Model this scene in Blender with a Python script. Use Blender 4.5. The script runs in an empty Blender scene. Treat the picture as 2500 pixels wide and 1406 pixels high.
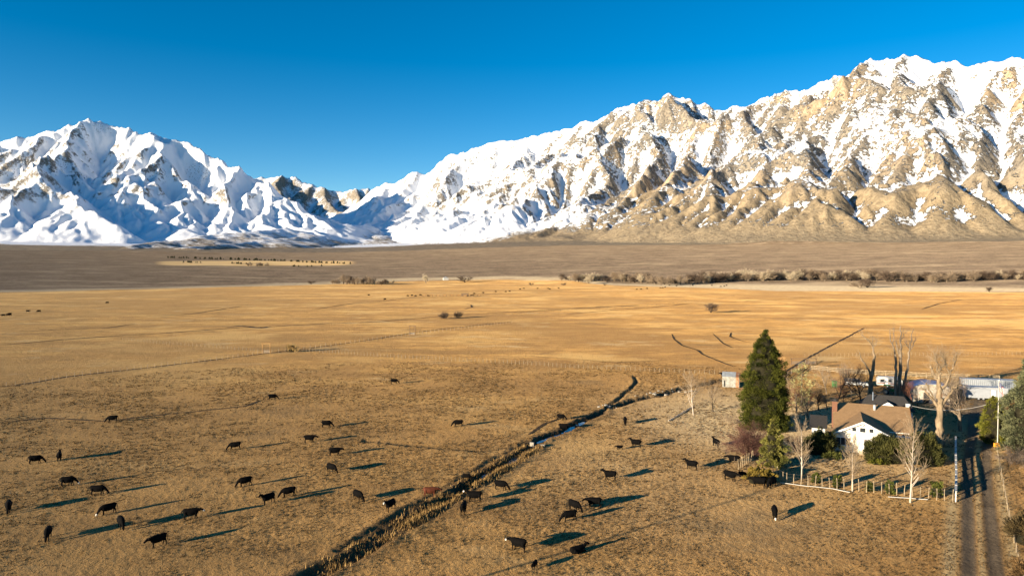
import bpy, math, random
import numpy as np
from mathutils import Vector, Matrix

# ------------------------------------------------------------------ camera, sky, sun, exposure
scene = bpy.context.scene
F_PX = 1700.0                                   # focal length in pixels of the 2500 px wide photograph
PITCH = math.atan(58.0 / F_PX)
CAM_H = 32.0                                    # drone height over the pasture
cam_data = bpy.data.cameras.new("camera")
cam = bpy.data.objects.new("camera", cam_data)
scene.collection.objects.link(cam)
cam.location = (0, 0, CAM_H)
cam.rotation_euler = (math.pi / 2 - PITCH, 0, 0)
cam_data.sensor_width = 36.0
cam_data.lens = 36.0 * F_PX / 2500.0
cam_data.clip_start = 1.0
cam_data.clip_end = 80000.0
scene.camera = cam

SUN_EL = math.radians(9.0)
SUN_AZ = (-0.818, -0.575)                         # horizontal direction towards the sun (behind left)
sd = Vector((SUN_AZ[0] * math.cos(SUN_EL), SUN_AZ[1] * math.cos(SUN_EL), math.sin(SUN_EL)))
sun_data = bpy.data.lights.new("sun", 'SUN')
sun = bpy.data.objects.new("sun", sun_data)
scene.collection.objects.link(sun)
sun.rotation_euler = sd.to_track_quat('Z', 'Y').to_euler()
sun_data.energy = 5.0
sun_data.angle = math.radians(0.5)
sun_data.color = (1.0, 0.83, 0.60)

world = bpy.data.worlds.new("World")
scene.world = world
world.use_nodes = True
wn = world.node_tree
wn.nodes.clear()
sky = wn.nodes.new('ShaderNodeTexSky')
sky.sky_type = 'NISHITA'
sky.sun_disc = False
sky.sun_elevation = SUN_EL
sky.sun_rotation = math.atan2(SUN_AZ[0], SUN_AZ[1])
sky.altitude = 2500
sky.air_density = 0.85
sky.dust_density = 0.45
sky.ozone_density = 1.0
hs = wn.nodes.new('ShaderNodeHueSaturation')
hs.inputs['Hue'].default_value = 0.5
hs.inputs['Saturation'].default_value = 1.58
hs.inputs['Value'].default_value = 1.0
bg = wn.nodes.new('ShaderNodeBackground')
bg.inputs['Strength'].default_value = 0.075
wo = wn.nodes.new('ShaderNodeOutputWorld')
wn.links.new(sky.outputs[0], hs.inputs['Color'])
wn.links.new(hs.outputs[0], bg.inputs['Color'])
wn.links.new(bg.outputs[0], wo.inputs[0])

vs = scene.view_settings
vs.view_transform = 'Standard'
vs.look = 'None'
vs.exposure = 1.38
vs.gamma = 1.0
vs.use_curve_mapping = False
scene.render.engine = 'CYCLES'
scene.cycles.use_denoising = True
scene.cycles.denoiser = 'OPENIMAGEDENOISE'
scene.cycles.denoising_input_passes = 'RGB_ALBEDO_NORMAL'
scene.cycles.denoising_prefilter = 'ACCURATE'
scene.cycles.max_bounces = 5
scene.cycles.transparent_max_bounces = 8

rng = np.random.default_rng(7)
random.seed(7)
COL = scene.collection

# ------------------------------------------------------------------ helpers: pixels to places, noise, objects
def ray(px, py):
    u = (px - 1250.0) / F_PX
    v = (py - 703.0) / F_PX
    return u, math.cos(PITCH) - v * math.sin(PITCH), -(math.sin(PITCH) + v * math.cos(PITCH))

def P(px, py, z=0.0):
    """world point at height z seen at a photograph pixel (used to survey positions off the photo)"""
    u, f, up = ray(px, py)
    t = (CAM_H - z) / -up
    return np.array([u * t, f * t, z])

def PD(px, py, dist):
    """world point at a horizontal distance seen at a photograph pixel"""
    u, f, up = ray(px, py)
    h = math.hypot(u, f)
    return np.array([u / h * dist, f / h * dist, CAM_H + up / h * dist])

_perm = np.random.default_rng(3).permutation(4096).astype(np.int64)
_gr = np.random.default_rng(4).uniform(0, 2 * np.pi, 4096)
_gx, _gy = np.cos(_gr).astype(np.float32), np.sin(_gr).astype(np.float32)

def perlin(x, y):
    xi = np.floor(x).astype(np.int64); yi = np.floor(y).astype(np.int64)
    xf = (x - xi).astype(np.float32); yf = (y - yi).astype(np.float32)
    u = xf * xf * xf * (xf * (xf * 6 - 15) + 10); v = yf * yf * yf * (yf * (yf * 6 - 15) + 10)
    def g(ix, iy, dx, dy):
        h = _perm[(_perm[ix & 4095] + iy) & 4095]
        return _gx[h] * dx + _gy[h] * dy
    a = g(xi, yi, xf, yf); b = g(xi + 1, yi, xf - 1, yf)
    c = g(xi, yi + 1, xf, yf - 1); d = g(xi + 1, yi + 1, xf - 1, yf - 1)
    ab = a + u * (b - a); cd = c + u * (d - c)
    return (ab + v * (cd - ab)) * 1.5

def fbm(x, y, scale, octs=5, gain=0.5, off=0.0):
    s = 0; a = 1.0; f = 1.0 / scale; n = 0
    for k in range(octs):
        s = s + a * perlin(x * f + off + 17.3 * k, y * f - off * 0.7 + 9.1 * k); n += a; a *= gain; f *= 2.03
    return s / n

def ridged(x, y, scale, octs=5, gain=0.5, off=0.0):
    s = 0; a = 1.0; f = 1.0 / scale; n = 0; w = 1.0
    for k in range(octs):
        r = 1 - np.abs(perlin(x * f + off + 13.3 * k, y * f + off * 0.6 + 5.7 * k)) * 1.5
        r = np.clip(r, 0, 1) ** 2 * w; w = np.clip(r * 2, 0, 1)
        s = s + a * r; n += a; a *= gain; f *= 2.07
    return s / n

def sstep(a, b, x):
    t = np.clip((x - a) / (b - a), 0, 1)
    return t * t * (3 - 2 * t)

def mesh_np(name, V, Fq=None, smooth=True, tri=None):
    """mesh from arrays: quads Fq (n,4) and/or triangles tri (n,3)"""
    me = bpy.data.meshes.new(name)
    V = np.asarray(V, np.float32)
    me.vertices.add(len(V)); me.vertices.foreach_set('co', V.ravel())
    loops = []; starts = []; tot = []; s = 0
    if Fq is not None and len(Fq):
        Fq = np.asarray(Fq, np.int32); loops.append(Fq.ravel()); starts.append(np.arange(len(Fq)) * 4); s = len(Fq) * 4
    if tri is not None and len(tri):
        tri = np.asarray(tri, np.int32); loops.append(tri.ravel()); starts.append(s + np.arange(len(tri)) * 3)
    L = np.concatenate(loops); S = np.concatenate(starts)
    me.loops.add(len(L)); me.loops.foreach_set('vertex_index', L.astype(np.int32))
    me.polygons.add(len(S)); me.polygons.foreach_set('loop_start', S.astype(np.int32))
    me.update(calc_edges=True)
    if smooth:
        me.polygons.foreach_set('use_smooth', np.ones(len(S), bool))
    return me

def attr(me, name, vals):
    a = me.attributes.new(name, 'FLOAT', 'POINT')
    a.data.foreach_set('value', np.asarray(vals, np.float32))

def obj(name, me, mat=None, parent=None, loc=None, rz=None):
    o = bpy.data.objects.new(name, me)
    COL.objects.link(o)
    if mat is not None and me is not None and len(me.materials) == 0:
        me.materials.append(mat)
    if parent is not None: o.parent = parent
    if loc is not None: o.location = [float(c) for c in loc]
    if rz is not None: o.rotation_euler = (0, 0, rz)
    return o

def tag(o, label, cat, group=None):
    o['label'] = label; o['category'] = cat
    if group: o['group'] = group
    return o

def struct(o, kind='structure', label=None):
    o['kind'] = kind
    if label: o['label'] = label
    return o

def thing(name, label, cat, loc=(0, 0, 0), rz=0.0, group=None):
    o = obj(name, None, None, None, loc, rz)
    return tag(o, label, cat, group)

class NT:
    """small node-tree builder"""
    def __init__(s, name):
        s.m = bpy.data.materials.new(name); s.m.use_nodes = True
        s.t = s.m.node_tree; s.b = s.t.nodes['Principled BSDF']
        s.b.inputs['Specular IOR Level'].default_value = 0.2
    def n(s, typ, **kw):
        nd = s.t.nodes.new(typ)
        for k, v in kw.items(): setattr(nd, k, v)
        return nd
    def link(s, a, b): s.t.links.new(a, b)
    def put(s, sock, v):
        if hasattr(v, 'is_linked') or hasattr(v, 'links'): s.link(v, sock)
        elif isinstance(v, (tuple, list)) and len(v) == 3 and sock.type == 'RGBA': sock.default_value = (*v, 1)
        else: sock.default_value = v
    def coord(s, scale=(1, 1, 1), rot=(0, 0, 0), what='Object'):
        c = s.n('ShaderNodeTexCoord'); m = s.n('ShaderNodeMapping')
        m.inputs['Scale'].default_value = scale; m.inputs['Rotation'].default_value = rot
        s.link(c.outputs[what], m.inputs['Vector']); return m.outputs[0]
    def noise(s, vec, scale, detail=4, rough=0.55, dist=0.0):
        q = s.n('ShaderNodeTexNoise'); s.link(vec, q.inputs['Vector'])
        q.inputs['Scale'].default_value = scale; q.inputs['Detail'].default_value = detail
        q.inputs['Roughness'].default_value = rough; q.inputs['Distortion'].default_value = dist
        return q.outputs['Fac']
    def vor(s, vec, scale, feat='F1', out='Distance', rnd=1.0):
        q = s.n('ShaderNodeTexVoronoi', feature=feat); s.link(vec, q.inputs['Vector'])
        q.inputs['Scale'].default_value = scale; q.inputs['Randomness'].default_value = rnd
        return q.outputs[out]
    def mix(s, fac, a, b):
        q = s.n('ShaderNodeMix', data_type='RGBA'); s.put(q.inputs[0], fac); s.put(q.inputs[6], a); s.put(q.inputs[7], b)
        return q.outputs[2]
    def math(s, op, a, b=None, c=None, clamp=False):
        q = s.n('ShaderNodeMath', operation=op, use_clamp=clamp); s.put(q.inputs[0], a)
        if b is not None: s.put(q.inputs[1], b)
        if c is not None: s.put(q.inputs[2], c)
        return q.outputs[0]
    def step(s, x, a, b, lo=0.0, hi=1.0):
        q = s.n('ShaderNodeMapRange', interpolation_type='SMOOTHSTEP'); s.put(q.inputs[0], x)
        for i, v in enumerate((a, b, lo, hi)): q.inputs[i + 1].default_value = v
        return q.outputs[0]
    def at(s, name):
        q = s.n('ShaderNodeAttribute', attribute_name=name); return q.outputs['Fac']
    def bump(s, h, strength=0.5, dist=0.1, prev=None):
        q = s.n('ShaderNodeBump'); q.inputs['Strength'].default_value = strength; q.inputs['Distance'].default_value = dist
        s.link(h, q.inputs['Height'])
        if prev is not None: s.link(prev, q.inputs['Normal'])
        return q.outputs[0]
    def done(s, col, rough=0.9, normal=None, metal=0.0):
        s.put(s.b.inputs['Base Color'], col); s.put(s.b.inputs['Roughness'], rough); s.b.inputs['Metallic'].default_value = metal
        if normal is not None: s.link(normal, s.b.inputs['Normal'])
        return s.m

def plain(name, col, var=0.25, scale=3.0, rough=0.8, metal=0.0, bump=0.0):
    """one-colour procedural material with mottling"""
    t = NT(name); v = t.coord()
    nz = t.noise(v, scale, 5, 0.6)
    c = t.mix(t.step(nz, 0.3, 0.7), tuple(x * (1 - var) for x in col), tuple(min(1, x * (1 + var)) for x in col))
    nm = t.bump(nz, 0.4, bump) if bump else None
    return t.done(c, rough, nm, metal)
# ------------------------------------------------------------------ terrain: one height function, eroded mountains
def fan_z(x, y):
    """valley floor and the alluvial fan that climbs to the mountains"""
    r = np.hypot(x, y); q = np.clip(r - 1150, 0, None); q2 = np.clip(r - 9000, 0, None)
    c = 0.70 + 0.32 * sstep(-.30, .12, np.arctan2(x, y))
    return c * (0.040 * q + 2.0e-6 * q * q - 0.06 * q2 - 2.0e-6 * q2 * q2)

# ridges surveyed off the photograph: (px, py, distance in metres)
RIDGES = [
 # left massif: summit crest, right shoulder
 (0, .62, [(-420, 300, 10800), (-150, 350, 10800), (0, 341, 10800), (110, 320, 10800), (160, 310, 10700), (200, 291, 10600), (225, 287, 10500), (260, 296, 10400), (300, 309, 10300), (350, 317, 10100),
           (400, 338, 9900), (450, 346, 9700), (500, 366, 9500), (545, 388, 9300), (590, 411, 9100), (640, 440, 8850), (700, 470, 8500), (750, 508, 8100), (800, 545, 7600), (835, 572, 7300)]),
 (0, .80, [(200, 300, 10400), (148, 336, 9700), (104, 356, 9200), (88, 400, 8700), (50, 450, 8100), (10, 500, 7900), (-30, 555, 7500)]),
 (0, .80, [(104, 400, 8700), (135, 440, 8200), (190, 455, 7900), (225, 500, 7500), (262, 545, 7150)]),
 (0, .75, [(400, 340, 9800), (330, 385, 9300), (270, 420, 8900), (330, 480, 8500), (345, 520, 8300)]),
 (0, .75, [(470, 352, 9600), (430, 420, 9100), (380, 480, 8650), (350, 520, 8350)]),
 (0, .70, [(600, 420, 9000), (540, 455, 8600), (470, 475, 8350), (395, 520, 8000), (310, 558, 7650), (260, 577, 7450)]),
 (0, .75, [(560, 450, 8500), (570, 500, 8000), (560, 560, 7350)]),
 (0, .75, [(650, 455, 8600), (675, 510, 7900), (680, 565, 7150)]),
 (0, .75, [(710, 490, 8400), (755, 540, 7700), (790, 572, 7050)]),
 # far peaks up the canyon
 (1, .80, [(600, 425, 17500), (645, 427, 17300), (672, 417, 17200), (700, 428, 17300), (735, 420, 17000), (772, 421, 16800), (800, 436, 16800), (850, 430, 16500), (882, 440, 16400), (905, 464, 16400), (960, 470, 16400), (1050, 450, 16800)]),
 (1, .85, [(672, 420, 17000), (700, 470, 15500), (750, 520, 14300)]),
 (1, .85, [(772, 425, 16700), (800, 470, 15500), (845, 500, 14600), (838, 540, 13800)]),
 (1, .85, [(880, 442, 16300), (905, 500, 15000)]),
 # right escarpment: the long crest
 (2, .66, [(838, 545, 13600), (868, 505, 13500), (905, 467, 13300), (950, 440, 12800), (1000, 414, 12300), (1060, 390, 11700), (1100, 378, 11300), (1150, 364, 10900), (1210, 345, 10500), (1280, 340, 10200), (1330, 321, 9900),
           (1360, 318, 9800), (1400, 305, 9600), (1450, 290, 9500), (1500, 265, 9300), (1545, 254, 9200), (1600, 236, 9100), (1640, 225, 9000), (1665, 231, 8950), (1700, 245, 9000), (1750, 258, 9000), (1800, 262, 9000),
           (1850, 246, 8800), (1900, 225, 8600), (1950, 215, 8500), (2010, 203, 8300), (2050, 180, 8100), (2100, 155, 7900), (2140, 137, 7800), (2180, 135, 7800), (2222, 131, 7700), (2270, 135, 7600), (2320, 148, 7500),
           (2355, 160, 7450), (2410, 150, 7400), (2440, 152, 7400), (2480, 136, 7400), (2540, 150, 7300), (2700, 120, 7300), (2950, 140, 7300)]),
 (2, 1.0, [(1150, 366, 10800), (1090, 430, 9800), (1020, 490, 9000)]),
 (2, 1.0, [(1290, 342, 10100), (1240, 400, 9200), (1190, 450, 8500), (1110, 505, 7800)]),
 (2, 1.0, [(1400, 306, 9500), (1385, 370, 8700), (1340, 430, 7900), (1270, 500, 7100), (1220, 540, 6600)]),
 (2, 1.0, [(1510, 266, 9200), (1500, 330, 8500), (1510, 380, 7900), (1470, 440, 7200), (1420, 490, 6700), (1350, 540, 6100), (1310, 572, 5700)]),
 (2, 1.0, [(1640, 227, 8950), (1610, 290, 8300), (1590, 350, 7700), (1560, 420, 7000), (1530, 470, 6500), (1480, 530, 5900), (1440, 572, 5500)]),
 (2, 1.15, [(1655, 250, 8700), (1690, 330, 7800), (1665, 365, 7200), (1640, 410, 6700), (1590, 470, 6200), (1550, 530, 5700), (1530, 575, 5300)]),
 (2, .90, [(1800, 265, 8900), (1810, 330, 8000), (1800, 390, 7200), (1780, 440, 6600), (1750, 500, 6000), (1700, 560, 5400)]),
 (2, 1.15, [(1990, 220, 8200), (1950, 275, 7600), (1890, 285, 7100), (1850, 310, 6800), (1830, 400, 6300), (1850, 470, 5900), (1835, 530, 5500), (1822, 572, 5150)]),
 (2, 1.15, [(2110, 155, 7850), (2060, 230, 7300), (2020, 300, 6800), (1990, 380, 6300), (1975, 440, 6000), (1950, 520, 5500), (1920, 575, 5100)]),
 (2, 1.15, [(2222, 133, 7650), (2200, 220, 7100), (2150, 290, 6700), (2110, 360, 6300), (2080, 440, 5800), (2060, 520, 5350), (2040, 578, 5000)]),
 (2, 1.15, [(2325, 150, 7450), (2310, 230, 6950), (2270, 300, 6500), (2260, 380, 6100), (2210, 450, 5600), (2180, 520, 5200), (2170, 578, 4900)]),
 (2, 1.15, [(2440, 153, 7350), (2400, 250, 6850), (2360, 320, 6400), (2340, 400, 6000), (2320, 470, 5500), (2300, 530, 5100), (2290, 580, 4850)]),
 (2, 1.15, [(2560, 160, 7250), (2500, 280, 6700), (2470, 360, 6200), (2460, 440, 5700), (2440, 520, 5150), (2430, 580, 4800)]),
 # moraines out of the canyon mouth
 (3, .26, [(200, 612, 4700), (300, 603, 5000), (400, 590, 5500), (500, 579, 6000), (610, 563, 6700), (690, 556, 7300), (780, 560, 8000)]),
 (3, .26, [(400, 606, 4700), (500, 598, 5200), (620, 587, 5900), (740, 577, 6700), (850, 570, 7500)]),
 (3, .42, [(770, 590, 6800), (825, 560, 7500), (850, 546, 7900), (885, 549, 8300), (930, 560, 8800)]),
]
GX0, GX1, GY0, GY1, GC = -11500.0, 8600.0, 3600.0, 18600.0, 30.0
gx = np.arange(GX0, GX1, GC); gy = np.arange(GY0, GY1, GC)
X, Y = np.meshgrid(gx, gy)
NY, NX = X.shape
BASE = fan_z(X, Y)
wx = X + 420 * fbm(X, Y, 1100, 5, .55, 3.1); wy = Y + 420 * fbm(X, Y, 1100, 5, .55, 8.7)
H0 = BASE.copy(); MASSIF = np.full(X.shape, -1, np.int8); CRESTD = np.full(X.shape, 1e9); MAIND = np.full(X.shape, 1e9)
for mid, slope, pts in RIDGES:
    W3 = [PD(*p) for p in pts]
    for k in range(len(W3) - 1):
        a, b = W3[k], W3[k + 1]
        d = b - a; L2 = d[0] ** 2 + d[1] ** 2
        reach = max(a[2], b[2]) / slope * 1.35 + 400
        i0 = max(0, int((min(a[0], b[0]) - reach - GX0) / GC)); i1 = min(NX, int((max(a[0], b[0]) + reach - GX0) / GC) + 2)
        j0 = max(0, int((min(a[1], b[1]) - reach - GY0) / GC)); j1 = min(NY, int((max(a[1], b[1]) + reach - GY0) / GC) + 2)
        if i1 <= i0 or j1 <= j0: continue
        s = np.s_[j0:j1, i0:i1]
        t = np.clip(((X[s] - a[0]) * d[0] + (Y[s] - a[1]) * d[1]) / L2, 0, 1)
        dist0 = np.hypot(X[s] - a[0] - t * d[0], Y[s] - a[1] - t * d[1])
        tw = np.clip(((wx[s] - a[0]) * d[0] + (wy[s] - a[1]) * d[1]) / L2, 0, 1)
        distw = np.hypot(wx[s] - a[0] - tw * d[0], wy[s] - a[1] - tw * d[1])
        k_ = sstep(0, 420, dist0) if len(pts) > 9 else 1.0
        dist = dist0 * (1 - k_) + distw * k_
        zt = a[2] + t * d[2]
        rel = np.clip(zt - BASE[s], 5, None)
        w = rel / slope * 1.25
        h = BASE[s] + rel * np.clip(1 - dist / w, 0, 1) ** 1.25
        m = h > H0[s] + 1.0
        H0[s] = np.where(m, h, H0[s]); MASSIF[s] = np.where(m, mid, MASSIF[s])
        if len(pts) > 9: MAIND[s] = np.minimum(MAIND[s], dist0)
        if mid != 3: CRESTD[s] = np.minimum(CRESTD[s], dist0)
REL = np.clip(H0 - BASE, 0, None)
MTN = sstep(30, 350, REL) * (MASSIF != 3)
amp = np.clip(REL * 0.16, 0, 150) * sstep(0, 260, CRESTD)
H0 = H0 + MTN * amp * (fbm(X, Y, 800, 6, .58, 1.7) * 1.9) + MTN * 36 * fbm(X, Y, 150, 3, .5, 4.2) + (1 - MTN) * 3.0 * fbm(X, Y, 220, 4, .55, 2.2)

def erode(z, iters, kf, m, hard, smax, up, MTN, GC):
    """implicit stream-power incision (vectorised by pointer doubling), slopes kept under a talus angle, uplift towards the surveyed relief"""
    ny, nx = z.shape; N = ny * nx; z0 = z.copy(); rz = np.random.default_rng(5)
    idx = np.arange(N).reshape(ny, nx); inner = idx[1:-1, 1:-1]
    offs = [(-1, -1, 2 ** .5), (-1, 0, 1), (-1, 1, 2 ** .5), (0, -1, 1), (0, 1, 1), (1, -1, 2 ** .5), (1, 0, 1), (1, 1, 2 ** .5)]
    for it in range(iters):
        zi = z[1:-1, 1:-1]
        best = np.zeros_like(zi); rec = inner.copy(); dx = np.ones_like(zi)
        for dj, di, dd in offs:
            s = (zi - z[1 + dj:ny - 1 + dj, 1 + di:nx - 1 + di]) / dd
            mk = s > best
            best[mk] = s[mk]; rec[mk] = (inner + dj * nx + di)[mk]; dx[mk] = dd
        R = idx.copy(); R[1:-1, 1:-1] = rec; R = R.ravel()
        D = np.ones((ny, nx)); D[1:-1, 1:-1] = dx; D = D.ravel()
        root = R == np.arange(N)
        p = np.append(np.where(root, N, R), N)
        S = np.append(np.ones(N), 0.0)
        for _ in range(14):
            act = np.nonzero(p[:-1] < N)[0]
            if len(act) == 0: break
            S = S + np.bincount(p[act], weights=S[act], minlength=N + 1); p = p[p]
        Fk = kf * hard.ravel() * S[:-1] ** m / D
        zf = z.ravel()
        a = np.where(root, zf, zf / (1 + Fk)); b = np.where(root, 0, Fk / (1 + Fk)); q = R.copy()
        for _ in range(14):
            a = a + b * a[q]; b = b * b[q]; q = q[q]
            if b.max() < 1e-3: break
        for _ in range(5):
            a = np.minimum(a, a[R] + smax.ravel() * D * GC + (root * 1e6))
        z = a.reshape(ny, nx)
        if it < iters - 1:
            z = z + up * np.clip(z0 - z, 0, None) + MTN * rz.normal(0, 1.0, z.shape)
    return z

hard = np.clip(1 + 0.9 * fbm(X, Y, 600, 4, .5, 6.6), 0.2, 2.0) * (0.03 + 0.97 * MTN) * (0.2 + 0.8 * sstep(0, 220, CRESTD))
SMAX = 1.15 + 0.9 * fbm(X, Y, 350, 4, .6, 12.1)
HE = erode(H0, 19, 0.12, 0.42, hard, SMAX, 0.07, MTN, GC)

def lin(A, x, y, x0, y0, c):
    fx = np.clip((x - x0) / c, 0, A.shape[1] - 1.001); fy = np.clip((y - y0) / c, 0, A.shape[0] - 1.001)
    i = fx.astype(int); j = fy.astype(int); u = fx - i; v = fy - j
    return A[j, i] * (1 - u) * (1 - v) + A[j, i + 1] * u * (1 - v) + A[j + 1, i] * (1 - u) * v + A[j + 1, i + 1] * u * v
# finer erosion of the two faces that look at the valley
PATCH = []
FC = 15.0
for x0, x1, y0, y1, rough in ((-2600.0, 6600.0, 3700.0, 9600.0, 1.0), (-9400.0, -1000.0, 6000.0, 10900.0, .55)):
    px_, py_ = np.meshgrid(np.arange(x0, x1, FC), np.arange(y0, y1, FC)); g = lambda A: lin(A, px_, py_, GX0, GY0, GC)
    hz_, mz = g(HE), g(MTN); cz = np.minimum(g(np.minimum(CRESTD, 3000.)), 3000)
    hz_ = hz_ + mz * rough * (20 * fbm(px_, py_, 170, 4, .6, 14.4) + 42 * (ridged(px_, py_, 520, 4, .55, 5.1) - .42)) * (.15 + .85 * sstep(0, 240, cz))
    hd = np.clip(1 + 1.0 * fbm(px_, py_, 260, 4, .55, 16.6), 0.15, 2.2) * (0.02 + 0.98 * mz) * (0.3 + 0.7 * sstep(0, 120, cz)) * (.6 + .4 * rough)
    sm_ = (1.25 + 1.1 * fbm(px_, py_, 200, 4, .6, 22.1)) * (.75 + .25 * rough)
    PATCH.append((x0, x1, y0, y1, rough, erode(hz_, 11, .16, .42, hd, sm_, .10, mz * .6, FC)))
def samp(A, x, y):
    fx = np.clip((x - GX0) / GC, 0, NX - 1.001); fy = np.clip((y - GY0) / GC, 0, NY - 1.001)
    i = fx.astype(int); j = fy.astype(int); u = fx - i; v = fy - j
    return (A[j, i] * (1 - u) * (1 - v) + A[j, i + 1] * u * (1 - v) + A[j + 1, i] * (1 - u) * v + A[j + 1, i + 1] * u * v)

# lines in the pasture surveyed off the photo: (pixels, half width m, depth m, soil darkness)
def W(pts): return [P(px, py)[:2] for px, py in pts]
LINES = [
 (W([(1120, 1200), (1150, 1183), (1230, 1137), (1310, 1084), (1360, 1060), (1420, 1033), (1472, 1006)]), .85, .62, .85),
 (W([(1494, 994), (1550, 979), (1610, 965), (1680, 948), (1765, 929)]), .8, 0.7, .85),
 (W([(1310, 1084), (1240, 1096), (1170, 1102), (1080, 1096), (1000, 1087), (890, 1077)]), .55, .30, .75),
 (W([(1472, 1004), (1495, 985), (1538, 952), (1556, 935), (1548, 920)]), .45, .30, .9),
 (W([(1310, 1100), (1240, 1150), (1180, 1185), (1080, 1245), (930, 1330), (800, 1400)]), .55, .18, .5),
 (W([(1290, 1078), (1200, 1130), (1080, 1200), (950, 1275), (830, 1345)]), .6, .2, .6),
 (W([(735, 1420), (800, 1383), (900, 1328), (1000, 1272), (1080, 1222), (1135, 1191)]), 1.05, .42, .6),
]
FAR_LINES = [
 (W([(0, 945), (70, 936), (150, 922), (300, 905), (450, 888), (560, 875), (650, 864), (760, 850), (900, 830), (1010, 812), (1110, 800), (1250, 785)]), .55, 1.0),
 (W([(0, 842), (150, 829), (300, 818), (420, 812), (540, 803), (600, 800), (680, 797), (800, 790), (930, 785), (1090, 771), (1250, 762), (1400, 752), (1560, 745)]), .8, .9),
 (W([(552, 800), (585, 796), (640, 801), (660, 797)]), 1.6, .9),
 (W([(760, 756), (860, 741), (940, 735), (1010, 727), (1140, 722), (1300, 714), (1440, 705), (1560, 702)]), .9, .6),
 (W([(350, 773), (470, 766), (590, 748)]), 1.0, .55),
 (W([(1135, 755), (1152, 750), (1150, 744), (1130, 741)]), .7, .6),
 (W([(1640, 815), (1646, 828), (1665, 843), (1705, 856), (1715, 866), (1750, 880), (1790, 895)]), .38, 1.0),
 (W([(1740, 815), (1765, 838), (1790, 850)]), .3, .6),
 (W([(1785, 812), (1782, 822), (1810, 832), (1835, 838)]), .35, .9),
 (W([(1912, 912), (1950, 888), (2010, 853), (2060, 827), (2110, 800)]), .42, .9),
 (W([(1690, 740), (1640, 746), (1500, 757), (1380, 768)]), .9, .6),
 (W([(0, 812), (120, 806), (260, 800), (330, 790)]), .7, .5),
 (W([(1375, 1020), (1330, 1035), (1290, 1062)]), .4, .5),
 (W([(0, 1030), (110, 1018), (260, 1027), (420, 1008), (600, 990), (640, 975)]), .45, .45),
 (W([(1250, 690 + 74), (1560, 744), (1780, 738), (1960, 728), (2140, 728)]), .8, .5),
 (W([(2250, 755), (2290, 742), (2350, 731)]), .7, .6),
 (W([(1630, 880), (1500, 886), (1380, 876), (1260, 868)]), .3, .35),
]
def meander(pts, a, wl, seed):
    pts = np.array(pts, float); d = np.concatenate([[0], np.cumsum(np.hypot(*np.diff(pts, axis=0).T))]); n = int(d[-1] / 1.5); s = np.linspace(0, d[-1], n)
    q = np.stack([np.interp(s, d, pts[:, 0]), np.interp(s, d, pts[:, 1])], 1); t = np.gradient(q, axis=0); t /= np.hypot(*t.T)[:, None]
    o = a * fbm(s, s * 0 + seed, wl, 3, .55, seed); o *= np.minimum(1, np.minimum(s, d[-1] - s) / 6)
    return list(q + np.stack([-t[:, 1], t[:, 0]], 1) * o[:, None])
LINES = [(meander(p_, 1.5 if h_ > .6 else .8, 13, 2.0 + k_), h_, d_, s_) for k_, (p_, h_, d_, s_) in enumerate(LINES)]
def line_dist(x, y, pts):
    d = np.full(x.shape, 1e9)
    for (ax, ay), (bx, by) in zip(pts[:-1], pts[1:]):
        dx, dy = bx - ax, by - ay
        t = np.clip(((x - ax) * dx + (y - ay) * dy) / (dx * dx + dy * dy), 0, 1)
        d = np.minimum(d, np.hypot(x - ax - t * dx, y - ay - t * dy))
    return d

DRIVE = W([(2412, 1520), (2400, 1406), (2393, 1300), (2386, 1200), (2384, 1150), (2388, 1100), (2395, 1020), (2405, 975)])
def field_z(x, y, fine=True):
    """pasture relief: swales, ditches, tussocks"""
    r = np.hypot(x, y)
    z = 0.35 * fbm(x, y, 90, 3, .5, 5.5) * sstep(30, 90, r) + 0.10 * fbm(x, y, 14, 3, .5, 2.5)
    near = r < 320
    if fine:
        t = np.clip(1.4 - r / 420, 0, 1)
        z = z + t * (0.07 * np.abs(fbm(x, y, 2.4, 3, .6, 1.1)) + 0.045 * fbm(x, y, .8, 2, .6, 7.7))
        z = z + (1 - t) * 0.12 * fbm(x, y, 7, 3, .6, 9.1)
    z = np.where(r < 1150, z, z * sstep(1500, 1150, r))
    flat = np.zeros_like(z)
    if np.any(near):
        xn, yn = x[near], y[near]
        zz = z[near]
        wob = 0.75 * fbm(xn, yn, 4, 4, .6, 3.3)
        for pts, hw, dep, dk in LINES:
            d = line_dist(xn, yn, pts) + wob * min(1.0, hw * 1.2)
            zz = zz - dep * (1 - sstep(hw * 0.45, hw * 1.35, d)) + 0.22 * dep * np.exp(-((d - hw * 2.1) / (hw * .8)) ** 2)
        d = line_dist(xn, yn, DRIVE)
        zz = zz * (0.25 + 0.75 * sstep(1.5, 3.6, d)) - 0.09 * np.exp(-((np.abs(d) - 0.95) / .5) ** 2)
        z = z.copy(); z[near] = zz
    return z

EDGE_PX = [(-600, 716), (0, 714), (300, 708), (600, 700), (900, 692), (1200, 688), (1400, 690), (1500, 697), (1700, 703), (1900, 711), (2500, 714), (3200, 716)]
_ea = [math.atan2(*P(px, py)[:2]) for px, py in EDGE_PX]; _er = [math.hypot(*P(px, py)[:2]) for px, py in EDGE_PX]
_sky_pts = [p for mid, s, pts in RIDGES if mid in (0, 1, 2) and len(pts) > 9 for p in pts]

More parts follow.
